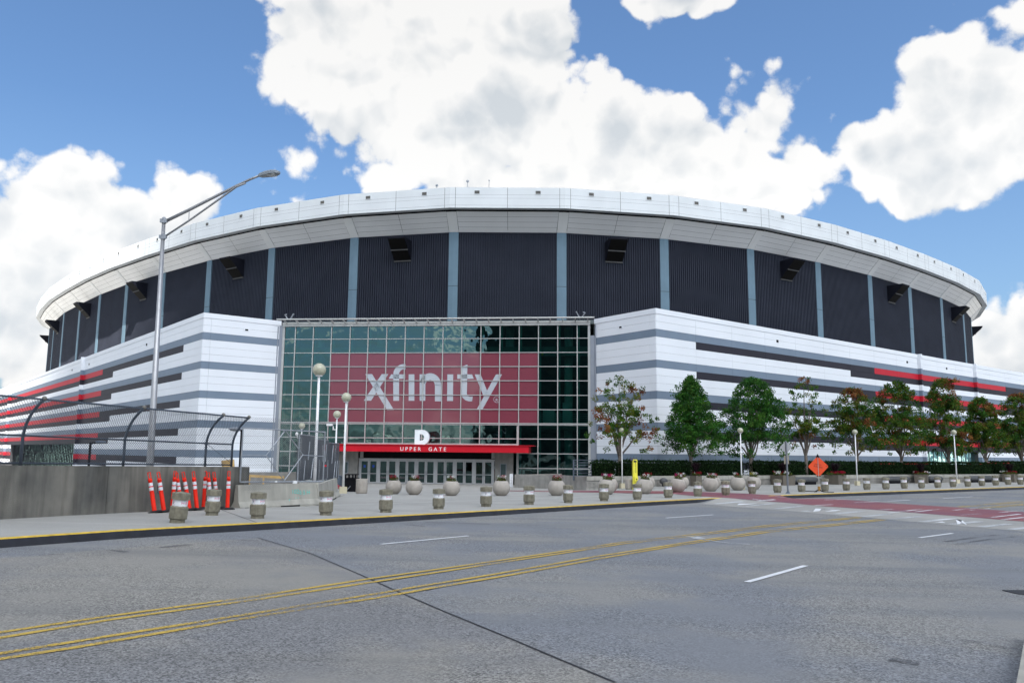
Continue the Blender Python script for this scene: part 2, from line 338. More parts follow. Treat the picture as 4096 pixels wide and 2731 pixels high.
# ------------------------------------------------------------------ mesh builder
class MB:
    def __init__(s): s.v = []; s.f = []; s.m = []; s.cm = 0; s.tint = None; s.ct = (0, 0, 0)
    def add(s, vs, fs):
        o = len(s.v); s.v += [tuple(v) for v in vs]
        for f in fs:
            s.f.append(tuple(i+o for i in f)); s.m.append(s.cm)
            if s.tint is not None: s.tint.append(s.ct)
    def quad(s, a, b, c, d): s.add((a, b, c, d), ((0, 1, 2, 3),))
    def box(s, c, size, rot=None, bottom=True):
        x, y, z = size[0]/2, size[1]/2, size[2]/2; c = Vector(c)
        vs = [Vector((i*x, j*y, k*z)) for k in (-1, 1) for j in (-1, 1) for i in (-1, 1)]
        if rot is not None:
            rm = Matrix.Rotation(rot, 3, 'Z') if isinstance(rot, (int, float)) else rot
            vs = [rm @ v for v in vs]
        s.add([v+c for v in vs], [(0, 2, 3, 1), (4, 5, 7, 6), (0, 1, 5, 4), (2, 6, 7, 3), (0, 4, 6, 2), (1, 3, 7, 5)])
    def obox(s, O, t, n, a0, a1, o0, o1, z0, z1):       # box in a wall frame: along t, outward n, height
        vs = [O+t*a+n*o+Vector((0, 0, z)) for z in (z0, z1) for o in (o0, o1) for a in (a0, a1)]
        s.add(vs, [(0, 2, 3, 1), (4, 5, 7, 6), (0, 1, 5, 4), (2, 6, 7, 3), (0, 4, 6, 2), (1, 3, 7, 5)])
    def bar(s, a, b, w, h=None):
        a, b = Vector(a), Vector(b); d = (b-a); L = d.length; h = h or w
        q = d.to_track_quat('X', 'Z').to_matrix(); s.box((a+b)/2, (L, w, h), q)
    def tube(s, pts, rad, n=8, caps=True):
        pts = [Vector(p) for p in pts]; k = len(pts)
        if isinstance(rad, (int, float)): rad = [rad]*k
        rings = []; prev = None
        for i, p in enumerate(pts):
            d = (pts[min(i+1, k-1)]-pts[max(i-1, 0)]).normalized()
            if prev is None: u = d.orthogonal().normalized()
            else:
                u = prev-d*prev.dot(d)
                u = u.normalized() if u.length > 1e-6 else d.orthogonal().normalized()
            prev = u; w = d.cross(u)
            rings.append([p+(u*math.cos(2*math.pi*j/n)+w*math.sin(2*math.pi*j/n))*rad[i] for j in range(n)])
        vs = [v for r in rings for v in r]; fs = []
        for i in range(k-1):
            for j in range(n): fs.append((i*n+j, i*n+(j+1) % n, (i+1)*n+(j+1) % n, (i+1)*n+j))
        if caps: fs.append(tuple(range(n-1, -1, -1))); fs.append(tuple((k-1)*n+j for j in range(n)))
        s.add(vs, fs)
    def lathe(s, prof, n=16, c=(0, 0, 0), ang=0.0, caps=True):
        c = Vector(c); vs = []; fs = []; k = len(prof)
        for r, z in prof:
            for j in range(n):
                a = ang+2*math.pi*j/n; vs.append(c+Vector((r*math.cos(a), r*math.sin(a), z)))
        for i in range(k-1):
            for j in range(n): fs.append((i*n+j, i*n+(j+1) % n, (i+1)*n+(j+1) % n, (i+1)*n+j))
        if caps: fs.append(tuple(range(n-1, -1, -1))); fs.append(tuple((k-1)*n+j for j in range(n)))
        s.add(vs, fs)
    def sphere(s, c, r, n=12, m=8, sz=1.0):
        s.lathe([(max(r*math.sin(math.pi*i/m), 1e-4), -r*sz*math.cos(math.pi*i/m)) for i in range(m+1)], n, c, 0, False)
    def prism(s, poly, O, ax, ay, n, d0, d1):           # polygon (2D list) in plane O,ax,ay extruded along n
        k = len(poly)
        f = [O+ax*x+ay*y+n*d1 for x, y in poly]; b = [O+ax*x+ay*y+n*d0 for x, y in poly]
        s.add(f+b, [tuple(range(k)), tuple(range(2*k-1, k-1, -1))]+[(i, i+k, (i+1) % k+k, (i+1) % k) for i in range(k)])
    def build(s, name, mats, parent=None, smooth=False, loc=None, link=True):
        me = bpy.data.meshes.new(name); vs = s.v
        if loc is not None: L = Vector(loc); vs = [tuple(Vector(v)-L) for v in vs]
        me.from_pydata(vs, [], s.f); 
        for mm in (mats if isinstance(mats, (list, tuple)) else [mats]): me.materials.append(mm)
        if s.cm or any(s.m): me.polygons.foreach_set('material_index', s.m)
        if s.tint is not None:
            at = me.color_attributes.new('tint', 'FLOAT_COLOR', 'CORNER'); buf = []
            for f, c in zip(s.f, s.tint): buf += [c[0], c[1], c[2], 1]*len(f)
            at.data.foreach_set('color', buf)
        if smooth: me.polygons.foreach_set('use_smooth', [True]*len(me.polygons))
        me.update()
        o = bpy.data.objects.new(name, me); COL.objects.link(o)
        if loc is not None: o.location = loc
        if parent is not None:
            o.parent = parent
        return o
def tag(o, label=None, cat=None, group=None, kind=None):
    if label: o['label'] = label
    if cat: o['category'] = cat
    if group: o['group'] = group
    if kind: o['kind'] = kind
    return o
def thing(name, label, cat, loc=(0, 0, 0), rz=0.0, group=None):
    o = bpy.data.objects.new(name, None); COL.objects.link(o); o.location = loc; o.rotation_euler = (0, 0, rz); o.empty_display_size = .3
    return tag(o, label, cat, group)
KIDS = {}
def copy_tree(o, parent=None):
    c = o.copy(); COL.objects.link(c)
    if parent is not None: c.parent = parent
    for ch in list(o.children): copy_tree(ch, c)
    return c
def text_mesh(body, size, ext=.01, align='CENTER', spacing=1.0):
    cu = bpy.data.curves.new('text', 'FONT'); cu.body = body; cu.size = size; cu.extrude = ext; cu.align_x = align; cu.space_character = spacing; cu.resolution_u = 3
    o = bpy.data.objects.new('text', cu); COL.objects.link(o)
    dg = bpy.context.evaluated_depsgraph_get(); me = bpy.data.meshes.new_from_object(o.evaluated_get(dg)); bpy.data.objects.remove(o); return me
def text_obj(name, body, size, m, O, ax, ay, parent=None, ext=.01, align='CENTER', spacing=1.0):
    me = text_mesh(body, size, ext, align, spacing); me.materials.clear(); me.materials.append(m)
    o = bpy.data.objects.new(name, me); COL.objects.link(o)
    n = ax.cross(ay); mm = Matrix((ax, ay, n)).transposed().to_4x4(); mm.translation = O
    if parent is not None: o.parent = parent; o.matrix_local = parent.matrix_basis.inverted() @ mm
    else: o.matrix_world = mm
    return o
UP = Vector((0, 0, 1))

def attach(o, parent):
    o.parent = parent
    if parent.type == 'EMPTY': o.matrix_parent_inverse = parent.matrix_basis.inverted()
    return o
_build = MB.build
def _b2(s, name, mats, parent=None, smooth=False, loc=None, local=False):
    o = _build(s, name, mats, None, smooth, loc)
    if parent is not None:
        if local: o.parent = parent
        else: attach(o, parent)
    return o
MB.build = _b2
def root(name, label, cat, loc=(0, 0, 0), rz=0.0, group=None):
    o = thing(name, label, cat, loc, rz, group)
    o.matrix_basis = Matrix.Translation(Vector(loc)) @ Matrix.Rotation(rz, 4, 'Z'); return o

# ------------------------------------------------------------------ ground, plaza, road
KC = (-1.693964430307424e-06, 0.0003128011041850273, -0.0191109818747671, 1.1704926860222993, 36.727744550719294)
def Ky(x):
    x /= KS
    if x < -14: return KS*(Kp(-14)+(x+14)*2.0)
    if x > 46: return KS*(Kp(46)+(x-46)*.73)
    return KS*Kp(x)
def Kp(x):
    y = 0
    for c in KC: y = y*x+c
    return y
def Kt(x):
    d = Vector((.02, Ky(x+.01)-Ky(x-.01))); return d.normalized()
def kdist(x, y):                     # (parameter on the kerb line, distance to the road side)
    u = x
    for _ in range(25):
        t = Kt(u); e = (x-u)*t.x+(y-Ky(u))*t.y; u += e*t.x*.7
    t = Kt(u); return u, (x-u)*t.y-(y-Ky(u))*t.x
def kfac(u): return 1-sstep(9.1, 10.9, u)+sstep(14.1, 15.8, u)
def surf(x, y, u=None, d=None):
    if u is None: u, d = kdist(x, y)
    if d <= 0: return gz(x, y)
    h = kfac(u); return gz(x, y)-KERB_H*(h+(1-h)*min(1, d/1.9))
def at_surf(px, py):
    P = at_ground(px, py, -.1)
    for _ in range(6):
        P = at_ground(px, py, surf(P.x, P.y)-gz(P.x, P.y))
    return P
g = MB(); g.quad((-900, -500, -.75), (900, -500, -.75), (900, 1500, -.75), (-900, 1500, -.75))
tag(g.build('ground', WALKM), kind='structure')
us = [-40, -32, -26, -22, -18]+[-16+i*1.0 for i in range(24)]+[8+i*.4 for i in range(25)]+[18+i*2 for i in range(20)]+[60, 70, 80, 95, 115, 140]
def strip(ds, name, m, dz=0.0):
    b = MB(); n = len(ds)
    for u in us:
        t = Kt(u)
        for d in ds:
            x, y = u+t.y*d, Ky(u)-t.x*d; b.v.append((x, y, (surf(x, y, u, max(d, 1e-6)) if ds[-1] > 0 else gz(x, y))+dz))
    for i in range(len(us)-1):
        for j in range(n-1):
            q = (i*n+j, i*n+j+1, (i+1)*n+j+1, (i+1)*n+j); b.f.append(q if ds[-1] > 0 else q[::-1]); b.m.append(0)
    return tag(b.build(name, m), kind='structure')
strip([0.001, .3, .6, 1, 1.4, 1.9, 2.6, 4, 6, 9, 12, 15, 19, 24, 32, 45], 'road', ROADM)
strip([-.11, -.5, -1, -2, -4, -7, -10, -13, -16, -19, -22, -25, -28, -32, -38, -46, -60, -80, -120], 'plaza', WALKM)
# black painted kerb with a yellow top edge
for (u0, u1) in ((-40, 10.9), (14.1, 140)):
    kb = MB(); ky = MB(); seg = [u for u in us if u0 <= u <= u1]
    if u0 > 0: seg = [u0]+seg
    else: seg = seg+[u1]
    for a, c in zip(seg[:-1], seg[1:]):
        P = []
        for u in (a, c):
            t = Kt(u); n = Vector((t.y, -t.x, 0)); p = Vector((u, Ky(u), 0)); z = gz(p.x, p.y); lo = z-KERB_H*kfac(u)-.03
            ff = n*.03; P.append((p-n*.12+UP*(z+.003), p-n*.035+UP*(z+.006), p+UP*(z-.02), p+ff+UP*lo, p-n*.12+UP*(z+.006)))
        A, B = P
        ky.quad(A[1], B[1], B[4], A[4]); kb.quad(A[2], A[3], B[3], B[2])
        ky.quad(A[1], A[2], B[2], B[1])
    tag(kb.build('kerb', KERBB), kind='structure'); tag(ky.build('kerb_edge_line', KERBY), kind='structure')

def ribbon(name, pts, w, m, dz=.008, n=14, kind='structure'):
    b = MB(); P = [at_surf(*p) for p in pts]; Q = []
    for a, c in zip(P[:-1], P[1:]):
        for i in range(n): Q.append(a.lerp(c, i/n))
    Q.append(P[-1])
    for i, q in enumerate(Q):
        d = (Q[min(i+1, len(Q)-1)]-Q[max(i-1, 0)]); d.z = 0; d.normalize(); s = Vector((d.y, -d.x, 0))*w/2
        for p in (q-s, q+s): b.v.append((p.x, p.y, surf(p.x, p.y)+dz))
    for i in range(len(Q)-1): b.f.append((2*i, 2*i+1, 2*i+3, 2*i+2)); b.m.append(0)
    return tag(b.build(name, m), kind=kind)
def patch(name, far, near, m, dz, n=30, k=5):
    b = MB()
    def interp(L, t):
        acc = [0]
        for p, q in zip(L[:-1], L[1:]): acc.append(acc[-1]+(q-p).length)
        s = t*acc[-1]
        for i in range(len(L)-1):
            if s <= acc[i+1] or i == len(L)-2: return L[i].lerp(L[i+1], (s-acc[i])/max(acc[i+1]-acc[i], 1e-6))
    Fp = [at_surf(*p) for p in far]; Np = [at_surf(*p) for p in near]
    for i in range(n+1):
        a, c = interp(Fp, i/n), interp(Np, i/n)
        for j in range(k+1):
            p = a.lerp(c, j/k); b.v.append((p.x, p.y, surf(p.x, p.y)+dz))
    for i in range(n):
        for j in range(k): b.f.append((i*(k+1)+j, i*(k+1)+j+1, (i+1)*(k+1)+j+1, (i+1)*(k+1)+j)[::-1]); b.m.append(0)
    return tag(b.build(name, m), kind='structure')
S2 = 2352/1024
def T(ox, *pts): return [(ox+a/S2, 2050+b/S2) for a, b in pts]
CRACK = T(1024, (20, 158), (500, 375), (960, 572), (1260, 708), (1700, 898), (2352, 1165))+T(2048, (400, 1335), (950, 1564))
# the slab on the near side of the sealed joint is tanner
cp = [at_surf(*p) for p in CRACK]; d0 = (cp[-1]-cp[-2]).normalized(); cp.append(cp[-1]+d0*14)
b = MB(); kk = [0, .4, 1, 2, 3.5, 5, 7, 10, 14, 20, 30, 45]
for p in cp:
    for a in kk:
        q = p+Vector((-.52, -.854, 0))*a; b.v.append((q.x, q.y, surf(q.x, q.y)+.004))
for i in range(len(cp)-1):
    for j in range(len(kk)-1): b.f.append((i*12+j, i*12+j+1, (i+1)*12+j+1, (i+1)*12+j)[::-1]); b.m.append(0)
tag(b.build('road_slab', ROADT), kind='structure')
ribbon('sealed_joint', CRACK, .035, mat('joint_tar', (.02, .02, .024), .7), .009)
ribbon('pavement_joint', [(550+1320/3.92, 1800+935/3.92), (550+1865/3.92, 1800+1132/3.92)], .03, mat('joint_tar', ()), .004, 6)
YA = T(0, (0, 1105), (500, 1030), (1000, 955), (2352, 772))+T(1024, (1130, 598), (2352, 424))+T(2048, (1000, 274), (2352, 116))+T(3072, (830, 41))
YB = T(0, (0, 1300), (1000, 1140), (2352, 926))+T(1024, (1150, 742), (2000, 600))+T(2048, (760, 406), (1600, 275), (2352, 165))+T(3072, (1040, 60))
YA2 = T(0, (0, 1155), (1000, 990), (2352, 803))+T(1024, (1160, 627), (2352, 444))+T(2048, (1000, 290), (2352, 129))+T(3072, (860, 46))
YB2 = T(0, (0, 1350), (700, 1243), (1300, 1140), (2352, 960))+T(1024, (1240, 765), (2352, 572))+T(2048, (840, 418), (1530, 300), (2352, 180))+T(3072, (1080, 66))
for L in (YA, YA2, YB, YB2): ribbon('yellow_lane_line', [(2*L[0][0]-L[1][0], 2*L[0][1]-L[1][1])]+L, .105, YLINE, .012)
for L in (T(1024, (1148, 291), (1950, 214)), T(2048, (1415, 49), (1845, 20)), T(2048, (2160, 640))+T(3072, (345, 488)), T(3072, (1390, 231), (1695, 190)), [(3772, 1993), (3890, 1986)]):
    ribbon('white_lane_dash', L, .12, WLINE, .012, 8)
C5 = lambda *p: [(2800+a/3.92, 1750+b/3.92) for a, b in p]
C8 = lambda *p: [(3300+a/2.955, 1900+b/2.955) for a, b in p]
for L in (C8((1570, 372), (2352, 308)), C8((1590, 380), (2352, 320)), C8((1800, 390), (2352, 340)), C8((1850, 397), (2352, 352))): ribbon('yellow_lane_line', L, .11, YLINE, .012, 8)
# red crossing: thin across the plaza, wide across the road
patch('red_paving_path', [(2040, 1961), (2296, 1961.5), (2530, 1962.5), (2700, 1964.5), (2810, 1967)]+C5((640, 873), (1220, 903))+C8((0, 275), (430, 303), (850, 335), (1600, 383), (2352, 435)),
      [(2040, 1963.5), (2296, 1968), (2530, 1972.5), (2694, 1974.5)]+[(2730, 1979), (2800, 1984), (2890.6, 1991)]+C5((1250, 1010))+C8((0, 367), (500, 402), (1000, 440), (1700, 494), (2352, 547)), REDBR, .006, 60, 6)
patch('crossing_slab', C5((355, 950), (800, 982), (1250, 1013))+C8((0, 369), (500, 404), (1000, 442), (1700, 496), (2352, 549)),
      C5((0, 1035), (490, 1078), (1300, 1140), (2352, 1230))+C8((730, 522), (1500, 590), (2352, 665)), CROSSM, .005, 50, 6)
for i in range(11):
    a = i/10.5; P = C5((355+60, 975))[0]; Q = C8((2352, 590))[0]
    x = 2860+a*1240; y = 2006+a*108
    ribbon('faint_crossing_bar', [(x, y+9), (x+115, y-3)], .32, FAINT, .013, 5)
for (a, c) in (((3555, 2051), (3690, 2036)), ((3650, 2048), (3760, 2036)), ((3815, 2041), (3905, 2031)), ((3840, 2060), (3920, 2055)), ((3960, 2070), (4080, 2056)), ((4010, 2078), (4096, 2069)), ((4000, 2049), (4070, 2044)), ((3880, 2040), (3960, 2033)),
               ((3010, 1998), (3060, 1999)), ((3260, 2021), (3330, 2018)), ((3520, 2039), (3570, 2036)), ((3100, 1990), (3380, 1983)), ((3420, 2010), (3640, 2000)), ((3300, 1999), (3440, 1996)), ((3030, 2000), (3100, 1996))):
    ribbon('crossing_bar', [a, c], .18, XBAR, .014, 4)
for poly in ([(2948, 2020), (2956, 2013), (2990, 2014), (3030, 2013), (2990, 2018)], [(3252, 2047), (3262, 2034), (3286, 2035), (3278, 2044)], [(3300, 2046), (3330, 2040), (3365, 2039), (3340, 2045)],
             [(3822, 2077), (3835, 2083), (3866, 2100), (3866, 2097), (3852, 2083)], [(3830, 2097), (3822, 2077), (3848, 2082), (3840, 2096)], [(3736, 2089), (3770, 2086), (3782, 2092)], [(3700, 2082), (3790, 2075), (3840, 2073), (3790, 2079)]):
    q = MB(); P = [at_surf(*p) for p in poly]; q.add([(p.x, p.y, surf(p.x, p.y)+.016) for p in P], [tuple(range(len(P)))]); tag(q.build('road_arrow_fragment', WLINE), kind='structure')
LS = mat('light_seam', (.36, .355, .335), .8); DS = mat('dark_seam', (.12, .115, .105), .9)
ribbon('light_seam', [(1150+720/3.92, 2019.5), (1750, 2005.5), (2000, 1998), (2290, 1988.5), (2530, 1977.5)], .22, LS, .004)
ribbon('dark_seam', [(1365, 1968.5), (1600, 1967.5), (2040, 1961.8)], .07, DS, .004)
ribbon('dark_seam', [(1378, 1980.5), (1290, 2004)], .05, DS, .004)
ribbon('dark_seam', [(1180, 2020), (1420, 2047)], .03, DS, .004)
ribbon('dark_seam', [(1470, 1998), (1740, 2024)], .02, DS, .004)
ribbon('light_seam', [(1480, 1962), (1800, 1960), (2030, 1958)], .12, LS, .004)
ribbon('white_scrape', C5((-50, 1590))+[(2905, 2172), (3000, 2177)], .10, FAINT, .014)
ribbon('white_scrape', [(2768, 2146), (2800, 2155)], .35, FAINT, .014)
# near pavement in the lower right corner and a drain
na, nb = at_ground(4098, 2572, -KERB_H+.16), at_ground(4068, 2731, -KERB_H+.16); nd = (nb-na).normalized()
b = MB(); A0 = na-nd*1.2; A1 = nb+nd*12; sd = Vector((-nd.y, nd.x, 0)); sd = sd if sd.x > 0 else -sd
zt = na.z
b.add([(A0.x, A0.y, zt), (A1.x, A1.y, A1.z), (A1.x+sd.x*6, A1.y+sd.y*6, A1.z), (A0.x+sd.x*6, A0.y+sd.y*6, zt), (A0.x, A0.y, zt-.2), (A1.x, A1.y, A1.z-.2), (A0.x+sd.x*6, A0.y+sd.y*6, zt-.2)],
      [(0, 1, 2, 3), (0, 4, 5, 1), (0, 3, 6, 4)])
tag(b.build('near_pavement', CONCL), kind='structure')
dr = at_ground(4085, 2369, -KERB_H); q = MB()
q.box((dr.x+.35, dr.y, surf(dr.x, dr.y)+.0), (1.1, .42, .03), R(4)); dd = q.build('drain_grate', mat('dark_iron', (.02, .02, .025), .6, metal=.4))
tag(dd, 'dark iron drain grate set in the road at the right edge of the view', 'drain')

# ------------------------------------------------------------------ stadium drum: ribbed upper wall, soffit and white fascia
RIMP = {-9: (-103.51, 173.22), -8: (-96.49, 162.67), -7: (-88.7, 152.1), -6: (-80.3, 142.2), -5: (-72.0, 132.9), -4: (-63.2, 124.0), -3: (-53.56, 115.32), -2: (-43.61, 106.96), -1: (-32.58, 99.56),
        0: (-20.38, 93.83), 1: (-7.38, 90.76), 2: (6.03, 90.61), 3: (19.16, 92.99), 4: (31.49, 97.72), 5: (42.89, 104.62), 6: (53.4, 112.3), 7: (63.2, 120.4), 8: (72.64, 128.9), 9: (81.45, 138.1), 10: (88.84, 148.64)}
rim = [Vector((*RIMP[k], 0)) for k in range(-9, 11)]
def ext(p, a, sign, n, d=13.3, da=9.0):
    o = []
    for i in range(n):
        a += da*sign; p = p+Vector((math.cos(R(a)), math.sin(R(a)), 0))*d; o.append(p)
    return o
right_ext = ext(rim[-1], 56.1, 1, 9); left_ext = ext(rim[0], 180-56.4, -1, 9)
rim = left_ext[::-1]+rim+right_ext          # 38 vertices, index 9 is k = -9
NV = len(rim); K0 = 9+9                      # index of k = 0
HW, HR, HT = 26.0+EYE, 28.15+EYE, 30.6+EYE
OVER, UND = 2.78, 0.80
def off_poly(d):
    o = []
    for i, p in enumerate(rim):
        a = rim[max(i-1, 0)]; c = rim[min(i+1, NV-1)]
        t1 = (p-a).normalized() if i else (c-p).normalized(); t2 = (c-p).normalized() if i < NV-1 else t1
        n1 = Vector((t1.y, -t1.x, 0)); n2 = Vector((t2.y, -t2.x, 0)); m = (n1+n2).normalized()
        o.append(p-m*(d/max(.3, m.dot(n1))))
    return o
P0 = off_poly(0); PU = off_poly(UND); PW = off_poly(OVER); PG = off_poly(.06); PI = off_poly(UND+.05)
drum = root('stadium', 'huge oval stadium with navy ribbed upper walls under an overhanging white rim', 'stadium', (0, 140, 0))
DB, ZB = 6.0, 4.0
bk = MB(); rf = MB(); un = MB(); gap = MB()
for i in range(NV-1):
    bk.quad(PG[i]+UP*HR, PG[i+1]+UP*HR, PG[i+1]+UP*HT, PG[i]+UP*HT)
    un.quad(P0[i]+UP*HR, PU[i]+UP*HR, PU[i+1]+UP*HR, P0[i+1]+UP*HR)
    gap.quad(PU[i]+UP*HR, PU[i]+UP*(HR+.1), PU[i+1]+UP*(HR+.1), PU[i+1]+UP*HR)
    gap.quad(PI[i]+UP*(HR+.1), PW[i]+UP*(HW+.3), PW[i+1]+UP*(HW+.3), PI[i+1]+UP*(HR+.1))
rf.add([p+UP*(HT-.05) for p in P0], [tuple(range(NV))])
wl = MB(); PWi = off_poly(OVER+.25)
for i in range(NV-1): wl.quad(PWi[i]+UP*0, PWi[i+1]+UP*0, PWi[i+1]+UP*HW, PWi[i]+UP*HW)
wl.quad(PWi[-1], PWi[0], PWi[0]+UP*HT, PWi[-1]+UP*HT)
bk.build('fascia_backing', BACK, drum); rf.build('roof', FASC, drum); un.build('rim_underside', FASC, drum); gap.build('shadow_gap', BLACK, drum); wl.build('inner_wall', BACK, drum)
ROWS = ((HR, HR+.30), (HR+.315, HR+1.15), (HR+1.165, HR+1.57), (HR+1.585, HT))
LOUV = mat('dark_louvre', (.006, .0055, .005), .7, .2, 3, .1)
HOODM = mat('dark_hood', (.008, .009, .015), .6, .1, 2, .1)
for i in range(NV-1):
    k = i-K0                                   # rim facet k lies between rim vertices k and k+1; wall facet between columns k-1 and k
    vis = -11 <= k <= 11
    a, c = P0[i], P0[i+1]; t = (c-a).normalized(); n = Vector((t.y, -t.x, 0)); L = (c-a).length
    for z0, z1 in (ROWS if vis else ((HR, HT),)):
        for s0, s1 in (((.66, L/2-.02), (L/2+.02, L-.66)) if vis else ((0, L),)):
            q = MB(); q.quad(a+t*s0+UP*z0, a+t*s1+UP*z0, a+t*s1+UP*z1, a+t*s0+UP*z1)
            q.quad(a+t*s0+UP*z1, a+t*s1+UP*z1, a+t*s1-n*.06+UP*z1, a+t*s0-n*.06+UP*z1)
            q.build('fascia_panel', FASC, drum)
        if vis and i < NV-2:
            e = P0[i+2]; t2 = (e-c).normalized(); q = MB()
            q.quad(c-t*.62+UP*z0, c+UP*z0, c+UP*z1, c-t*.62+UP*z1); q.quad(c+UP*z0, c+t2*.62+UP*z0, c+t2*.62+UP*z1, c+UP*z1); q.build('fascia_panel', FASC, drum)
    # vents in the rim
    if vis:
        for fr in (.235, .765):
            O = a+t*(L*fr)+UP*(HR+1.86); q = MB()
            for (x0, x1, y0, y1) in ((-.36, .36, -.25, -.19), (-.36, .36, .19, .25), (-.36, -.29, -.19, .19), (.29, .36, -.19, .19)): q.obox(O, t, n, x0, x1, -.02, .05, y0, y1)
            v = q.build('rim_vent', FASC, drum); q = MB(); q.obox(O, t, n, -.29, .29, .004, .012, -.19, .19); q.cm = 1
            for j in range(3): q.obox(O, t, n, -.29, .29, .012, .03, -.15+j*.12, -.10+j*.12)
            q.build('vent_grille', [BLACK, mat('vent_slat', (.25, .24, .22), .5)], v)
    # soffit boards and ribs
    w0, w1 = PW[i]+UP*HW, PW[i+1]+UP*HW; u0, u1 = PI[i]+UP*(HR-.17), PI[i+1]+UP*(HR-.17)
    nr = (4 if vis else 1)
    for r in range(nr):
        for h in ((0, 1) if vis else (0,)):
            f0, f1 = r/nr+.004, (r+1)/nr-.004
            def pt(s, f):
                A = u0.lerp(w0, f); B = u1.lerp(w1, f); d = (B-A); l = d.length; return A+d*((.62+s*(l-1.24))/l)
            s0, s1 = ((0, .4985) if h == 0 else (.5015, 1)) if vis else (0, 1)
            q = MB(); q.quad(pt(s0, f0), pt(s0, f1), pt(s1, f1), pt(s1, f0)); q.build('soffit_board', SOFF, drum)
    if vis and i:
        q = MB(); t0 = (P0[i]-P0[i-1]).normalized(); dn = Vector((0, 0, -.05))
        U, W = PI[i]+UP*(HR-.17), PW[i]+UP*HW
        q.quad(U-t0*.6+dn, W-t0*.57+dn, W+dn, U+dn); q.quad(U+dn, W+dn, W+t*.57+dn, U+t*.6+dn)
        q.quad(U-t0*.6, W-t0*.57, W-t0*.57+dn, U-t0*.6+dn); q.quad(U+t*.6+dn, W+t*.57+dn, W+t*.57, U+t*.6)
        q.build('soffit_rib', mat('soffit_rib_paint', (.74, .74, .73), .5, .04, .5), drum)
    # corrugated wall panel and column
    wa, wc = PW[i], PW[i+1]; wt = (wc-wa).normalized(); wn_ = Vector((wt.y, -wt.x, 0)); WL = (wc-wa).length
    q = MB(); x = .57; e = WL-.57; nrib = max(8, round((e-x)/.286)) if vis else 8; p = (e-x)/nrib; prof = []
    for j in range(nrib): prof += [(x+j*p, -.16), (x+j*p+.38*p, -.16), (x+j*p+.43*p, 0.0), (x+j*p+.95*p, 0.0)]
    prof.append((e, -.16)); base = len(q.v)
    for s, o in prof: q.v += [tuple(wa+wt*s+wn_*o+UP*DB), tuple(wa+wt*s+wn_*o+UP*(HW-.12))]
    for j in range(len(prof)-1): q.f.append((2*j, 2*j+2, 2*j+3, 2*j+1)); q.m.append(0)
    q.obox(wa, wt, wn_, x, e, -.18, .02, HW-.14, HW-.02)
    q.build('corrugated_panel', CORR, drum)
    if vis and i:
        tp = (PW[i]-PW[i-1]).normalized(); npv = Vector((tp.y, -tp.x, 0))
        for z0, z1 in ((DB, HW-6.55), (HW-6.5, HW-.01)):
            q = MB(); A = PW[i]
            m = (npv+wn_).normalized()*.05
            lo = [A-tp*.57+m*0, A+m*.0, A+wt*.57]; off = [npv*.05, m, wn_*.05]
            lo = [v+o for v, o in zip(lo, off)]
            q.quad(lo[0]+UP*z0, lo[1]+UP*z0, lo[1]+UP*z1, lo[0]+UP*z1); q.quad(lo[1]+UP*z0, lo[2]+UP*z0, lo[2]+UP*z1, lo[1]+UP*z1)
            q.quad(A-tp*.57-npv*.12+UP*z0, lo[0]+UP*z0, lo[0]+UP*z1, A-tp*.57-npv*.12+UP*z1); q.quad(lo[2]+UP*z0, A+wt*.57-wn_*.12+UP*z0, A+wt*.57-wn_*.12+UP*z1, lo[2]+UP*z1)
            q.build('wall_column', BLUECOL, drum)
    # louvred hoods on every second wall facet
    if vis and k % 2 == 0 and -12 <= k <= 12:
        O = wa+wt*(WL/2)+UP*(HW-.85); hw = 1.08; tp, dp = 2.35, 2.35; q = MB()
        A = [O-wt*hw, O+wt*hw]; tip = [v+wn_*tp for v in A]; bot = [v-UP*dp for v in A]; tl = [v-UP*.16 for v in tip]
        q.quad(A[0], tip[0], tip[1], A[1]); q.add([A[0], bot[0], tl[0], tip[0]], [(0, 1, 2, 3)]); q.add([A[1], bot[1], tl[1], tip[1]], [(3, 2, 1, 0)])
        q.quad(tip[0], tl[0], tl[1], tip[1]); q.quad(bot[0]+UP*0, tl[0], tl[1], bot[1])
        hd = q.build('vent_hood', HOODM, drum)
        sl = (bot[0]-tl[0]); sn = Vector((0, 0, 0)); dn = sl.normalized().cross(wt); dn = dn if dn.z < 0 else -dn
        for f0, f1 in ((.03, .47), (.53, .97)):
            q = MB(); m_ = 9
            for j in range(m_):
                g0 = f0+(f1-f0)*j/m_; g1 = f0+(f1-f0)*(j+.75)/m_
                p0 = tl[0]+sl*g0+wt*.08+dn*.01; p1 = tl[0]+sl*g1+wt*.08+dn*.05; w2 = wt*(2*hw-.16)
                q.quad(p0, p1, p1+w2, p0+w2); q.quad(p1, p1-dn*.05, p1-dn*.05+w2, p1+w2)
            q.build('louvre_panel', LOUV, hd)
        q = MB(); m1 = tl[0]+sl*.5+dn*.05; q.obox(m1, wt, dn, 0, 2*hw, -.02, .03, -.07, .07); q.build('hood_bar', mat('hood_bar', (.05, .05, .05), .6), hd)
        q = MB(); q.obox(bot[0], wt, wn_, 0, 2*hw, 0, .12, -.14, .02); q.build('hood_sill', mat('hood_bar', ()), hd)
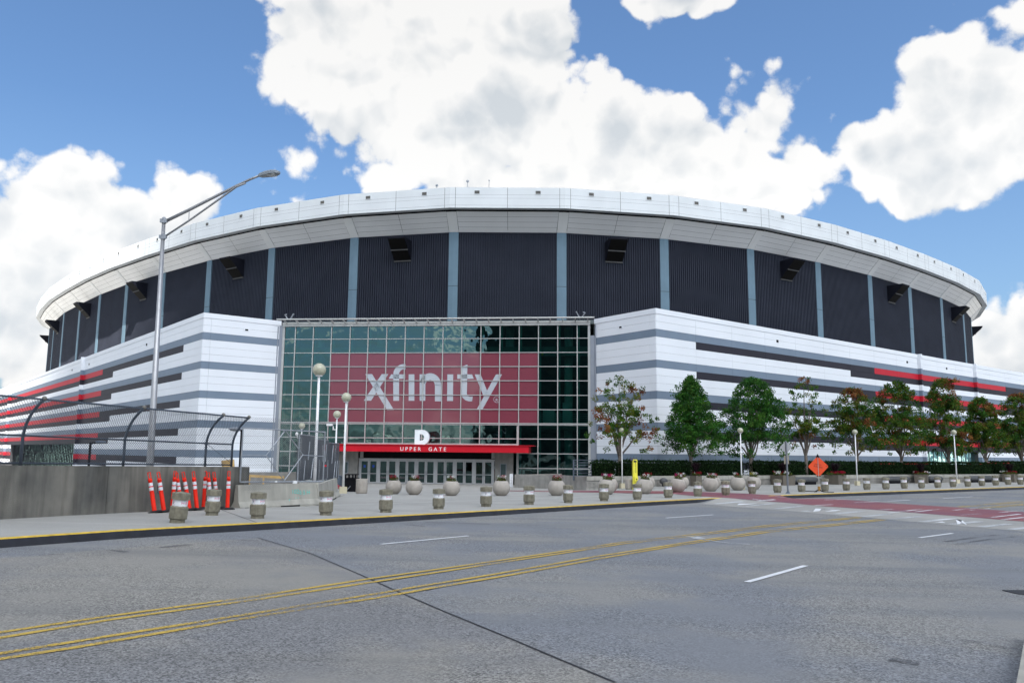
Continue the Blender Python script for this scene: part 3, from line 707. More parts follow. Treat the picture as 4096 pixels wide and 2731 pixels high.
# small masts and cameras on the roof edge
def mast(px, py0, py1, label, head):
    i = K0; P = at_plane(px, py0, P0[K0]+UP*HT+Vector((0, 1.2, 0)), Vector((0, 1, 0))); z1 = height_at(px, py1, P.x, P.y)
    o = root('roof_mast', label, 'mast', (P.x, P.y, HT-.05)); q = MB(); q.tube([(P.x, P.y, HT-.06), (P.x, P.y, z1)], .035, 6); q.build('pole', GALV, o)
    q = MB()
    if head: q.lathe([(.02, z1-.05), (.16, z1-.02), (.18, z1+.1), (.1, z1+.22), (.02, z1+.25)], 8, (P.x, P.y, 0))
    else: q.sphere((P.x, P.y, z1), .09, 8, 6)
    q.build('head', GALV, o)
mast(1747, 755, 745, 'short roof mast with pale head, leftmost of three on the rim', True)
mast(1870, 750, 728, 'roof mast with hooded camera head, middle of three on the rim', True)
mast(1956, 750, 722, 'thin roof mast with tiny tip, rightmost of three on the rim', False)

# ------------------------------------------------------------------ striped wings either side of the entrance
UH = .6096; ZTOP = 11.007+EYE; NROW = 22; PLN = 4.87
Lc, LSe = Vector((-25.82, 66.79, 0)), Vector((-20.60, 70.86, 0)); Rc, RSe = Vector((11.29, 62.71, 0)), Vector((7.11, 68.20, 0))
tR = (Vector((45.21, 89.85, 0))-Rc).normalized(); tL = (Vector((-53.52, 100.78, 0))-Lc).normalized()
PMESH = {}
def panel_mesh(w, m):
    key = (round(w, 3), m.name)
    if key not in PMESH:
        q = MB(); q.box((0, 0, 0), (w-.014, .05, UH-.014)); o = q.build('panel', m); PMESH[key] = o.data; bpy.data.objects.remove(o)
    return PMESH[key]
def colour(j, r, side):
    p = r % 4
    if r < 2: return WHITE
    if p == 2: return GREY
    last = 14 if side > 0 else 24
    if p == 3 and r >= 3:
        if j >= last: return DARK
        if j >= 7: return RED
        return DARK if j >= 1 else WHITE
    if p == 0 and r >= 4: return DARK if j >= 6 else WHITE
    return WHITE
def wing(side, C, t, E, label):
    n = Vector((t.y, -t.x, 0))
    if n.y > 0: n = -n
    w = root('striped_wing', label, 'building', tuple(C))
    ang = math.atan2(t.y, t.x)
    def put(P, a, wd, m, r):
        o = bpy.data.objects.new('panel', panel_mesh(wd, m)); COL.objects.link(o)
        o.location = P+UP*(ZTOP-(r+.5)*UH); o.rotation_euler = (0, 0, a); attach(o, w)
    far = MB(); fm = [WHITE, GREY, DARK, RED]; op = (9, 12) if side > 0 else (9, 20); pil = (9, 12) if side > 0 else (9, 21)
    for r in range(NROW):
        for j in range(0, 34):
            opening = op[0] <= j < op[1] and r >= 17
            if opening: continue
            m = colour(j, r, side)
            if j < 12: put(C+t*(PLN*(j+.5))+n*.0, ang, PLN, m, r)
            elif j % 1 == 0:
                far.cm = fm.index(m); P = C+t*(PLN*j)
                far.obox(P, t, n, .007, PLN-.007, -.025, .025, ZTOP-(r+1)*UH+.007, ZTOP-r*UH-.007)
    f = far.build('panel', fm, w); tag(f, kind='stuff')
    # short return towards the entrance
    s = (E-C); sl = s.length; s = s.normalized(); sn = Vector((s.y, -s.x, 0)); sn = sn if sn.y < 0 else -sn
    sa = math.atan2(s.y, s.x); cw = .62
    for r in range(NROW):
        m = GREY if r % 4 == 2 else WHITE
        put(C+s*(cw/2), sa, cw, m, r); put(C+s*(cw+(sl-cw)/2), sa, sl-cw, m, r)
    q = MB()
    q.obox(C, t, n, .05, PLN*9+.2, -.6, -.03, 0-.5, ZTOP-17*UH); q.obox(C, t, n, PLN*op[1], PLN*34, -.6, -.03, 0-.5, ZTOP-17*UH); q.obox(C, t, n, .05, PLN*34, -.6, -.03, ZTOP-17*UH+.01, ZTOP+.1); q.obox(C, s, sn, .05, sl, -.6, -.03, -.5, ZTOP+.1)
    q.build('backing_wall', BACK, w)
    q = MB(); q.obox(C, t, n, -.05, PLN*34, -.6, .06, ZTOP+.0, ZTOP+.42); q.obox(C, s, sn, 0, sl+.1, -.6, .06, ZTOP+.004, ZTOP+.42); q.build('coping', WHITE, w)
    q = MB(); K = C+n*(-.55); b0 = -UP*.1
    q.add([C-n*.5+UP*ZTOP, C+t*(PLN*34)-n*.5+UP*ZTOP, C+t*(PLN*34)-n*22+UP*ZTOP, E-n*2+UP*ZTOP], [(0, 1, 2, 3)]); q.build('flat_roof', mat('roof_membrane', (.3, .3, .3), .9), w)
    for j in pil:
        for r in range(NROW):
            q = MB(); q.obox(C, t, n, PLN*j-.02, PLN*j+.30, .0, .42, ZTOP-(r+1)*UH+.004, ZTOP-r*UH-.004); q.build('pilaster_panel', colour(j, r, side), w)
        q = MB(); q.obox(C, t, n, PLN*j-.02, PLN*j+.30, 0, .46, ZTOP, ZTOP+.424); q.build('pilaster_cap', WHITE, w)
    # ground floor opening with dark glass
    zo = ZTOP-17*UH; q = MB(); q.obox(C, t, n, PLN*9+.3, PLN*op[1]-.02, -.5, -.45, -.4, zo); q.build('opening_glass', OPEN_G if side < 0 else PANE, w)
    q = MB(); q.obox(C, t, n, PLN*9+.3, PLN*op[1], -2.2, -2.1, -.4, zo); q.build('opening_back', INWALL if side > 0 else mat('green_reflection_back', (.015, .035, .012), .8, .6, .8), w)  # left back wall coloured green to imitate the glass's tree reflections
    for i in range(int((op[1]-9)*PLN/1.05)):
        q = MB(); x = PLN*9+.4+i*1.05; q.obox(C, t, n, x, x+.05, -.45, -.38, -.4, zo); q.build('opening_mullion', BLACK if side < 0 else GALV, w)
    for z in (.35, .62):
        q = MB(); q.obox(C, t, n, PLN*9+.3, PLN*op[1], -.44, -.39, zo*z, zo*z+.05); q.build('opening_transom', BLACK, w)
    for px, py, S_ in (((600+1513/3.92, 1240+313/3.92, 1),) if side < 0 else ((2300+718/3.92, 1240+270/3.92, 1),)):
        P = at_plane(px, py, C, sn); q = MB()
        q.obox(P, s, sn, -.24, .24, .026, .05, -.12, .12); v = q.build('scupper', WHITE, w); q = MB(); q.obox(P, s, sn, -.14, .14, .05, .055, -.07, .07); q.build('scupper_hole', BLACK, v)
    for j, r in ((3.4, 1), (8.5, 1), (10.5, 1)):
        q = MB(); q.obox(C, t, n, PLN*j-.14, PLN*j+.14, .026, .06, ZTOP-2*UH+.45, ZTOP-2*UH+.68); q.build('scupper', BLACK, w)
    return w
WR = wing(1, Rc, tR, RSe, 'stadium wing right of the glass entrance, clad in white, grey, black and red stripes')
WL_ = wing(-1, Lc, tL, LSe, 'stadium wing left of the glass entrance, striped panels seen behind the wire fence')
vt = at_plane(3496+1065/3.92, 1300+560/3.92, Rc+tR*20-Vector((tR.y, -tR.x, 0))*3, Vector((tR.y, -tR.x, 0)))
q = MB(); q.lathe([(.2, ZTOP), (.2, ZTOP+.5), (.62, ZTOP+.55), (.62, ZTOP+.85), (.3, ZTOP+1.0)], 14, (vt.x, vt.y, 0)); rv = q.build('roof_ventilator', GALV)
tag(rv, 'small round silver ventilator on the roof of the right striped wing', 'ventilator')

# ------------------------------------------------------------------ glass entrance
GA = Vector((-20.60, 70.86, 0)); GT = Vector((27.71, -2.66, 0)).normalized(); GN = Vector((GT.y, -GT.x, 0))
SM = [.40, 1.46, 3.10, 4.74, 6.42, 8.04, 9.70, 11.35, 13.01, 14.68, 16.34, 18.0, 19.66, 21.32, 22.98, 24.63, 26.29, 27.30]
ZU = [z for z in (13.52, 12.30, 11.08, 9.87, 8.65, 7.42, 6.20, 5.03)]
ZL = [4.91, 3.73, 2.51, 1.28, .06, -1.2]
def gplane(px, py, o=0.0):
    P = at_plane(px, py, GA+GN*o, GN); return (P-GA).dot(GT), P.z
def gp_(x, y): return gplane(x, y)[1]
ZM = [4.91, 3.73, gp_(1600, 1774)]
ent = root('glass_entrance', 'glass fronted entrance hall with big red banner and canopy lettered UPPER GATE', 'entrance hall', (-6.7, 69.5, 0))
pane_cells = []
for i in range(17):
    for r in range(7): pane_cells.append((SM[i], SM[i+1], ZU[r+1], ZU[r]))
    side = i < 4 or i >= 13
    L_ = ZL if side else ZM
    for r in range(len(L_)-1): pane_cells.append((SM[i], SM[i+1], L_[r+1], L_[r]))
for a, c, z0, z1 in pane_cells:
    q = MB(); q.quad(GA+GT*(a+.02)+UP*(z0+.02), GA+GT*(c-.02)+UP*(z0+.02), GA+GT*(c-.02)+UP*(z1-.02), GA+GT*(a+.02)+UP*(z1-.02)); q.build('pane', PANE, ent)
for i, x in enumerate(SM):
    w = .038 if 0 < i < 17 else .10
    side = i <= 4 or i >= 13
    zb = -.3 if side else ZM[-1]
    q = MB(); q.obox(GA, GT, GN, x-w, x+w, -.02, .10, zb, ZU[0]+.08); q.build('mullion', MULL, ent)
    if i < 17:
        q = MB(); q.obox(GA, GT, GN, x+.06, x+.22, -.45, -.08, -.3 if side else ZM[-1], ZU[0]); q.build('inner_post', TEAL, ent)
def hbar(z, s0, s1, w, o=.085, name='transom'):
    q = MB(); q.obox(GA, GT, GN, s0, s1, -.015, o, z-w, z+w); q.build(name, MULL, ent)
for z in ZU[1:7]: hbar(z, SM[0], SM[-1], .03)
hbar((ZU[7]+ZL[0])/2+.045, SM[0], SM[-1], .045, .12); hbar((ZU[7]+ZL[0])/2-.07, SM[0], SM[-1], .03, .105)
for z in ZL[1:-1]:
    hbar(z, SM[0], SM[4], .035); hbar(z, SM[13], SM[-1], .035)
hbar(ZM[1], SM[4], SM[13], .035); hbar(ZM[2], SM[4], SM[13], .07, .16); hbar(ZU[0], SM[0]-.1, SM[-1]+.1, .10, .18, 'head_frame')
for s_ in (SM[4]-.02, SM[13]-.14): q = MB(); q.obox(GA, GT, GN, s_, s_+.16, .101, .17, -.3, ZL[0]-.1); q.build('mullion', MULL, ent)
# tubular rail and its brackets over the head of the glass
zr = 13.92
q = MB(); q.tube([GA+GT*.07+GN*1.0+UP*zr, GA+GT*27.76+GN*1.0+UP*zr], .075, 8); q.build('top_rail', MULL, ent)
q = MB(); q.obox(GA, GT, GN, SM[0]-.1, SM[-1]+.1, -1.5, .22, ZU[0]+.11, ZU[0]+.26); q.build('roof_edge', MULL, ent)
for i in range(26):
    x = .7+i*1.06; q = MB(); q.bar(GA+GT*x+GN*.16+UP*(ZU[0]+.2), GA+GT*x+GN*1.0+UP*(zr-.05), .07, .12); q.build('rail_bracket', MULL, ent)
for x, fl in ((1.0, 1), (26.7, -1)):
    q = MB(); P = GA+GT*x+GN*.8+UP*(zr+.05); q.tube([P, P+Vector((-.25*fl, 0, .35))], .04, 5); q.tube([P+Vector((-.25*fl, 0, .35)), P+Vector((-.1*fl, -.1, .45))], [.1, .04], 6); q.bar(P+Vector((.15*fl, 0, -.1)), P+Vector((.5*fl, 0, .5)), .28, .05); q.build('roof_floodlight', GALV, ent)
# metal channels between the glass and the wings
for s0, s1, zt in ((-.02, .29, ZTOP+.0), (27.41, 27.8, ZTOP-1.0)):
    q = MB(); q.obox(GA, GT, GN, s0, s1, -.3, .05, -.4, zt); q.build('side_channel', CHAN, ent)
for s0 in (-.12, 27.84): q = MB(); q.tube([GA+GT*s0+GN*.12+UP*-.3, GA+GT*s0+GN*.12+UP*(ZTOP-.1)], .06, 6); q.build('downpipe', CHAN, ent)
# inside: floors, columns, back wall, railings, stair
for z in (-.35, 4.55, ZU[0]+.1):
    q = MB(); q.obox(GA, GT, GN, .1, 27.7, -9.0, -.55, z, z+.35); q.build('floor_slab', INFLR if z < ZU[0] else INWALL, ent)
q = MB(); q.obox(GA, GT, GN, .1, 27.7, -9.3, -9.0, -.4, ZU[0]+.2); q.obox(GA, GT, GN, -.1, .1, -9.3, -.5, -.4, ZU[0]+.2); q.obox(GA, GT, GN, 27.7, 27.9, -9.3, -.5, -.4, ZU[0]+.2); q.build('inner_walls', INWALL, ent)
q = MB(); q.obox(GA, GT, GN, .1, 27.7, -1.6, -.9, 10.9, 11.7); q.build('inner_beam', INFLR, ent)
for x in (3.0, 8.6, 14.0, 20.3, 25.5):
    q = MB(); q.lathe([(.38, -.3), (.38, ZU[0])], 12, tuple(GA+GT*x-GN*2.2)); q.build('inner_column', mat('pale_column', (.4, .5, .48), .7), ent, True)
for s0, s1 in ((.5, 4.6), (23.1, 27.2)):
    q = MB()
    for j in range(6): q.obox(GA, GT, GN, s0, s1, -.72, -.68, 5.05+j*.16, 5.08+j*.16)
    for j in range(4): x = s0+(s1-s0)*j/3; q.obox(GA, GT, GN, x-.02, x+.02, -.74, -.66, 4.9, 6.0)
    tag(q.build('inner_railing', mat('pale_teal_rail', (.3, .55, .5), .5), ent))
for (s0, s1, z0, z1) in ((23.3, 24.3, 5.1, 6.3), (25.0, 25.8, 5.1, 6.9), (3.2, 4.5, 5.1, 6.6)):
    q = MB(); q.obox(GA, GT, GN, s0, s1, -1.6, -1.5, z0, z1); q.build('inner_panel', mat('pale_panel', (.5, .6, .58), .6), ent)
q = MB(); st = MB()
q.prism([(0, 0), (6.4, 4.2), (6.4, 4.6), (0, .5)], GA+GT*19.8-GN*4+UP*0, -GT, UP, GN, -1.2, 0); q.build('escalator', mat('escalator_red', (.28, .02, .03), .5), ent)
st.prism([(0, .5), (6.4, 4.6), (6.4, 4.75), (0, .65)], GA+GT*19.8-GN*3.98+UP*0, -GT, UP, GN, -1.2, 0); st.build('escalator_rail', mat('pale_panel', ()), ent)
for x in (25.5, 26.5, 24.4, 23.4): q = MB(); q.obox(GA, GT, GN, x, x+.18, -.4, -.3, .75, .85); q.build('inner_lamp', TEAL, ent)
q = MB(); P = GA+GT*23.25+UP*11.0-GN*.6; q.sphere(P, .14, 8, 6); q.build('yellow_lamp', YELP, ent)
# red film banner behind the panes and its letters
q = MB()
for i in range(3, 14):
    for r in range(2, 7): q.quad(*[GA+GT*a+UP*z-GN*.035 for a, z in ((SM[i]+.03, ZU[r+1]+.03), (SM[i+1]-.03, ZU[r+1]+.03), (SM[i+1]-.03, ZU[r]-.03), (SM[i]+.03, ZU[r]-.03))])
_film_cells = [(i, r) for i in range(3, 14) for r in range(2, 7)]
C2 = lambda x, y: (1000+x/1.568, 1200+y/1.568)
Cb = lambda x, y: (1100+x/2.24, 1260+y/2.24)
Cc = lambda x, y: (1700+x/1.92, 1260+y/1.92)
FILMG = bpy.data.materials.new('red_film_on_glass'); FILMG.use_nodes = True
p_ = FILMG.node_tree.nodes['Principled BSDF']; p_.inputs['Base Color'].default_value = (.165, .016, .036, 1); p_.inputs['Roughness'].default_value = .5
p_.inputs['Coat Weight'].default_value = 1.0; p_.inputs['Coat Roughness'].default_value = .03
FILMT = bpy.data.materials.new('white_film_on_glass'); FILMT.use_nodes = True
p_ = FILMT.node_tree.nodes['Principled BSDF']; p_.inputs['Base Color'].default_value = (.38, .41, .45, 1); p_.inputs['Roughness'].default_value = .5
p_.inputs['Coat Weight'].default_value = 1.0; p_.inputs['Coat Roughness'].default_value = .03
ban = MB()
ban.quad(*[GA+GT*a+UP*z+GN*.006 for a, z in ((SM[3], ZU[7]), (SM[14], ZU[7]), (SM[14], ZU[2]), (SM[3], ZU[2]))])
ban = ban.build('banner', FILMG, ent)
def letter(polys, name='letter'):
    q = MB()
    for poly in polys:
        pts = [gplane(*p) for p in poly]; P = [GA+GT*s+UP*z+GN*.010 for s, z in pts]; q.add(P, [tuple(range(len(P)))])
    q.build(name, FILMT, ban)
def arcstrip(cx, cy, r0x, r0y, r1x, r1y, a0, a1, fn, n=10):
    out = []
    for i in range(n):
        b0 = R(a0+(a1-a0)*i/n); b1 = R(a0+(a1-a0)*(i+1)/n)
        out.append([fn(cx+r0x*math.cos(b0), cy-r0y*math.sin(b0)), fn(cx+r1x*math.cos(b0), cy-r1y*math.sin(b0)), fn(cx+r1x*math.cos(b1), cy-r1y*math.sin(b1)), fn(cx+r0x*math.cos(b1), cy-r0y*math.sin(b1))])
    return out
letter([[Cb(*p) for p in ((808, 528), (870, 528), (1066, 850), (1004, 850))], [Cb(*p) for p in ((957, 528), (1016, 528), (861, 766), (795, 766))]])
letter([[Cb(*p) for p in ((1060, 530), (1112, 530), (1112, 767), (1060, 767))], [Cb(*p) for p in ((1018, 570), (1042, 530), (1166, 530), (1166, 570))]] +
       arcstrip(1160, 530, 48, 46, 100, 92, 180, 92, Cb)+[[Cb(*p) for p in ((1156, 438), (1170, 440), (1170, 486), (1156, 486))]])
letter([[Cb(*p) for p in ((1198, 530), (1249, 530), (1249, 767), (1198, 767))]])
letter([[Cb(*p) for p in ((1296, 530), (1347, 530), (1347, 767), (1296, 767))]] + [[C2(*p) for p in ((1160, 530), (1199, 530), (1199, 634), (1160, 634))]] + arcstrip(1130, 534, 29, 34, 69, 76, 0, 165, C2, 14))
letter([[Cc(*p) for p in ((172, 455), (217, 455), (215, 659), (170, 659))]])
letter([[Cc(*p) for p in ((284, 395), (326, 380), (322, 600), (278, 600))], [Cc(*p) for p in ((248, 455), (362, 455), (374, 489), (248, 489))]] + arcstrip(350, 600, 28, 26, 72, 62, 180, 275, Cc)+[[Cc(*p) for p in ((352, 626), (366, 624), (362, 660), (350, 662))]])
letter([[Cc(*p) for p in ((382, 455), (428, 455), (480, 590), (452, 628))], [Cc(*p) for p in ((545, 455), (592, 455), (440, 725), (396, 725))]])
letter(arcstrip(551, 647, 22, 22, 25, 25, 0, 360, Cc, 24), 'registered_mark')
s_, z_ = gplane(*Cc(551, 662)); text_obj('registered_mark', 'R', .20*1.9, FILMT, GA+GT*s_+UP*z_+GN*.010, GT, UP, ban, .0005)
# canopy
cs1, cz0 = gplane(2114.7, 1811, 2.6); _, cz1 = gplane(2114.7, 1783.7, 2.6); cs0, _ = gplane(1274, 1800, 2.6)
can = MB(); can.obox(GA, GT, GN, cs0, cs1, 2.45, 2.6, cz0, cz1); can.obox(GA, GT, GN, cs1-.1, cs1, .2, 2.44, cz0, cz1); can.obox(GA, GT, GN, cs0, cs0+.1, .2, 2.44, cz0, cz1)
can.obox(GA, GT, GN, cs0, cs1+.4, .18, 2.7, cz1+.004, cz1+.06)
can = can.build('canopy', CANOPY, ent)
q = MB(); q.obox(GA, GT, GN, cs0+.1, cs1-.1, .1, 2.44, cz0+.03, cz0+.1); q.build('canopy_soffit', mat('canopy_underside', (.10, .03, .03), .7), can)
tx, tz = gplane(1692, 1801.5, 2.6); ta, _ = gplane(1590, 1800, 2.6); tb, _ = gplane(1773, 1800, 2.6)
o = text_obj('lettering', 'UPPER  GATE', .56, GRN, GA+GT*tx+UP*(tz-.02)+GN*2.605, GT, UP, can, .012, 'CENTER', 1.55)
ww = o.dimensions.x; o.scale = ((tb-ta)/ww, (tb-ta)/ww, 1)
# the big D standing on the canopy
def Dp(x, y): return gplane(1300+x/2.24, 1640+y/2.24, 2.5)
x0, zt = Dp(808, 175); x1, zb = Dp(936, 313); w_, h_ = x1-x0, zt-zb
outer = [(0, 0), (0, h_)]+[(w_*.50+w_*.50*math.cos(R(90-a)), h_/2+h_/2*math.sin(R(90-a))) for a in range(0, 181, 12)]
inner = [(w_*.34, h_*.29), (w_*.34, h_*.71)]+[(w_*.44+w_*.20*math.cos(R(90-a)), h_/2+h_*.21*math.sin(R(90-a))) for a in range(0, 181, 12)]
dm = MB(); O = GA+GT*x0+UP*zb; k = len(outer)
for face, d in ((1, 2.62), (0, 2.25)):
    base = len(dm.v); dm.v += [tuple(O+GT*x+UP*z+GN*d) for x, z in outer]+[tuple(O+GT*x+UP*z+GN*d) for x, z in inner]
    for i in range(k):
        j = (i+1) % k; f = (base+i, base+j, base+k+j, base+k+i); dm.f.append(f if not face else f[::-1]); dm.m.append(0)
for i in range(k):
    j = (i+1) % k; n2 = 2*k
    dm.f.append((i, j, n2+j, n2+i)); dm.m.append(1); dm.f.append((k+i, n2+k+i, n2+k+j, k+j)); dm.m.append(1)
dm.build('gate_letter', [GRN, mat('letter_side', (.3, .33, .4), .5)], can)
# doors under the canopy
ds0, dz0 = gplane(1436, 1935, .0); ds1, _ = gplane(1973, 1936, .0); _, dtop = gplane(1700, 1834, .0)
nd = 14; dw = (ds1-ds0)/nd
q = MB(); q.obox(GA, GT, GN, ds0-.5, ds1+.5, -.3, -.05, dtop+.002, ZM[-1]-.08); q.build('door_header', BLACK, ent)
q = MB(); q.obox(GA, GT, GN, ds0-.12, ds1+.12, -.08, .06, dtop-.12, dtop); q.build('door_head_frame', DOORM, ent)
for i in range(nd+1):
    if i % 2 == 0: q = MB(); x = ds0+i*dw; q.obox(GA, GT, GN, x-.07, x+.07, -.06, .055, dz0, dtop-.121); q.build('door_post', DOORM, ent)
for i in range(nd):
    a = ds0+i*dw; l, r = (a+.07, a+dw-.012) if i % 2 == 0 else (a+.012, a+dw-.07)
    q = MB(); h0, h1 = dz0+.02, dtop-.13
    for (x0_, x1_, y0_, y1_) in ((l, l+.10, h0, h1), (r-.10, r, h0, h1), (l+.10, r-.10, h0, h0+.18), (l+.10, r-.10, h1-.12, h1), (l+.10, r-.10, h0+.86, h0+.91)):
        q.obox(GA, GT, GN, x0_, x1_, -.02, .03, y0_, y1_)
    d_ = q.build('door', DOORM, ent)
    q = MB(); q.quad(*[GA+GT*a_+UP*z for a_, z in ((l+.10, h0+.18), (r-.10, h0+.18), (r-.10, h1-.12), (l+.10, h1-.12))]); q.build('door_glass', DOORG, d_)
    hx = r-.05 if i % 2 == 0 else l+.05
    q = MB(); P = GA+GT*hx+GN*.07; q.tube([P+UP*(h0+.75)-GN*.03, P+UP*(h0+.78), P+UP*(h0+1.1), P+UP*(h0+1.13)-GN*.03], .016, 5); q.build('door_handle', GALV, d_)
    if i < 2: q = MB(); q.obox(GA, GT, GN, (l+r)/2-.09, (l+r)/2+.09, .004, .008, h0+1.4, h0+1.6); q.build('door_sticker', BLUES, d_)
    if i in (2, 4, 6, 12): text_obj('door_lettering', 'xfinity', .28, mat('faint_lettering', (.22, .16, .17), .5), GA+GT*((l+r)/2)+UP*(h0+.48)+GN*.004, GT, UP, d_, .0005)  # faint xfinity lettering low on some of the doors
q = MB(); q.obox(GA, GT, GN, ds0, ds1, -8, -7.9, dz0, dtop+.5); q.build('hall_back_wall', BACK, ent)
for (xa, xb) in ((1352, 1430), (1979, 2052)):
    a, _ = gplane(xa, 1880, .3); c, _ = gplane(xb, 1880, .3); q = MB(); q.obox(GA, GT, GN, a, c, -.3, .3, -.4, ZM[-1]-.09); pr = q.build('concrete_pier', CONC, ent)
    for (bx0, bx1, by0, by1) in (((1373, 1392, 1845, 1893),) if xa < 1500 else ((2001, 2025, 1853, 1904),)):
        e0, f1 = gplane(bx0, by0, .32); e1, f0 = gplane(bx1, by1, .32); q = MB(); q.obox(GA, GT, GN, e0, e1, .30, .36, f0, f1); cse = q.build('notice_case', GALV, pr)
        q = MB(); q.obox(GA, GT, GN, e0+.05, e1-.05, .361, .366, f0+.05, f1-.05); q.build('case_glass', mat('notice_glass', (.06, .09, .09), .15), cse)
    sx = c+.15 if xa < 1500 else a-.3; q = MB(); q.obox(GA, GT, GN, sx, sx+.26, .0, .2, dtop+.05, dtop+.55); q.build('wall_speaker', mat('pale_speaker', (.35, .35, .34), .6), ent)
lw = [at_ground(2058, 1949), at_ground(2342, 1952)]; zt0 = height_at(2060, 1897, lw[0].x, lw[0].y)
lt = (lw[1]-lw[0]); lt.z = 0; lt.normalize(); ln = Vector((lt.y, -lt.x, 0)); LB = Vector((lw[0].x, lw[0].y, 0))
q = MB(); q.obox(LB, lt, ln, 0, (lw[1]-lw[0]).length+1.5, -.3, 0, -.3, zt0); q.obox(LB, lt, ln, 0, .3, -5.5, -.3, -.3, zt0)
lowwall = tag(q.build('low_wall', CONC), 'low plain concrete wall in front of the glass, right of the doors', 'wall')

# ------------------------------------------------------------------ left retaining wall with curved wire fence
def flat(v): return Vector((v.x, v.y, 0))
def depth(P): return (P-Vector((0, 0, EYE))).dot(CF)
w0, w1 = at_ground(0, 2076.5), at_ground(935, 2027)
wt = flat(w1-w0).normalized(); wnn = Vector((wt.y, -wt.x, 0)); W0 = flat(w0); WLEN = flat(w1-w0).length
wtop = height_at(935, 1866, w1.x, w1.y); wtop0 = height_at(0, 1861, w0.x, w0.y)
def wall_s(px, py): P = at_plane(px, py, W0, wnn); return (P-W0).dot(wt)
rw = root('retaining_wall', 'tall stained grey concrete wall at the left, under the wire fence', 'wall', tuple(W0))
def slab(q, s0, s1, o0, o1, top0, top1):
    vs = [W0+wt*s+wnn*o+UP*z for s, tp in ((s0, top0), (s1, top1)) for o in (o0, o1) for z in (-.6, tp)]
    q.add(vs, [(0, 1, 3, 2), (4, 6, 7, 5), (0, 4, 5, 1), (2, 3, 7, 6), (1, 5, 7, 3)])
def wz(s): return wtop0+(wtop-wtop0)*s/WLEN
sj = wall_s(600+1100/3.92, 1900); sj2 = wall_s(660, 1900)*1.0; send = WLEN+.75
for a, c in ((-14, -7.2), (-7.18, -1.2), (-1.18, wall_s(428, 1950)), (wall_s(428, 1950)+.012, sj), (sj+.02, send)):
    q = MB(); slab(q, a, c, -.38, 0, wz(a)-.0, wz(c)-.0); q.build('wall_panel', CONCD, rw)
q = MB(); slab(q, -14, send, -.36, -.02, wz(-14)-.03, wz(send)-.03); q.build('wall_core', CONCD, rw)
q = MB(); P = W0+wt*wall_s(635, 2000)+UP*(wz(2)-.75); q.obox(P, wt, wnn, -.1, .1, .001, .03, -.14, .14); q.build('cover_plate', mat('plate_grey', (.09, .09, .1), .6), rw)
FP = [(0, 0), (0, .45), (0, .80), (.05, 1.02), (.15, 1.24), (.30, 1.45), (.50, 1.64), (.68, 1.76)]
posts = [wall_s(101, 1863), wall_s(511, 1864), wall_s(837, 1866), wall_s(942, 1866)]
gap_ = posts[1]-posts[0]; posts = [posts[0]-2*gap_, posts[0]-gap_]+posts
def fpt(s, i, top=None): o, z = FP[i]; return W0+wt*s+wnn*(o-.19)+UP*(wz(s)+z)
fc = root('wire_fence', 'chain link fence with curved overhanging posts along the top of the stained wall', 'fence', tuple(W0+UP*wz(0)))
for s in posts:
    q = MB(); q.tube([fpt(s, i) for i in range(len(FP))], .042, 8); pz = q.build('post', BLUEST, fc, True)
    q = MB(); q.sphere(fpt(s, 7)+UP*.03, .065, 10, 8); q.build('post_cap', mat('grey_cap', (.16, .155, .14), .7), pz, True)
for i, rr in ((0, .026), (2, .026), (7, .026)):
    q = MB(); up = UP*(.06 if i == 0 else 0)
    q.tube([fpt(s, i)+up for s in posts], rr, 7); q.build('rail', BLUEST, fc, True)
def clink(q, pf, s0, s1, plen, pitch, r, nseg):
    """woven wire: two families of diagonals over a strip of length s1-s0 and height plen"""
    k = int((s1-s0+plen)/pitch)+1
    for fam in (1, -1):
        for j in range(k):
            b0 = s0-plen+j*pitch if fam > 0 else s0+j*pitch
            pts = []
            for m in range(nseg+1):
                h = plen*m/nseg; s = b0+fam*h
                pts.append((s, h))
            run = [(s, h) for s, h in pts if s0-1e-6 <= s <= s1+1e-6]
            # clip the ends exactly
            lo = max(0, (s0-b0)*fam if fam > 0 else (b0-s1)); hi = min(plen, (s1-b0) if fam > 0 else (b0-s0))
            if hi-lo < .02: continue
            hs = [lo]+[h for s, h in pts if lo+.01 < h < hi-.01]+[hi]
            q.tube([pf(b0+fam*h, h)+(wnn*0) for h in hs], r, 3, False)
FL = [0]
for a, c in zip(FP[:-1], FP[1:]): FL.append(FL[-1]+math.hypot(c[0]-a[0], c[1]-a[1]))
def fprof(s, h):
    for i in range(len(FP)-1):
        if h <= FL[i+1] or i == len(FP)-2:
            f = (h-FL[i])/(FL[i+1]-FL[i]); o = FP[i][0]+(FP[i+1][0]-FP[i][0])*f; z = FP[i][1]+(FP[i+1][1]-FP[i][1])*f
            return W0+wt*s+wnn*(o-.14)+UP*(wz(s)+z+.03)
WIRE = mat('dark_wire', (.030, .034, .044), .6, .1, 6)
q = MB(); clink(q, fprof, posts[0], posts[-1], FL[-1], .082, .0052, 8); tag(q.build('wire_mesh', WIRE, fc), kind='stuff')
q = MB(); q.tube([fpt(posts[-2], 2), fpt(posts[-1], 0)+UP*.12], .008, 5); q.build('brace_wire', BLUEST, fc)

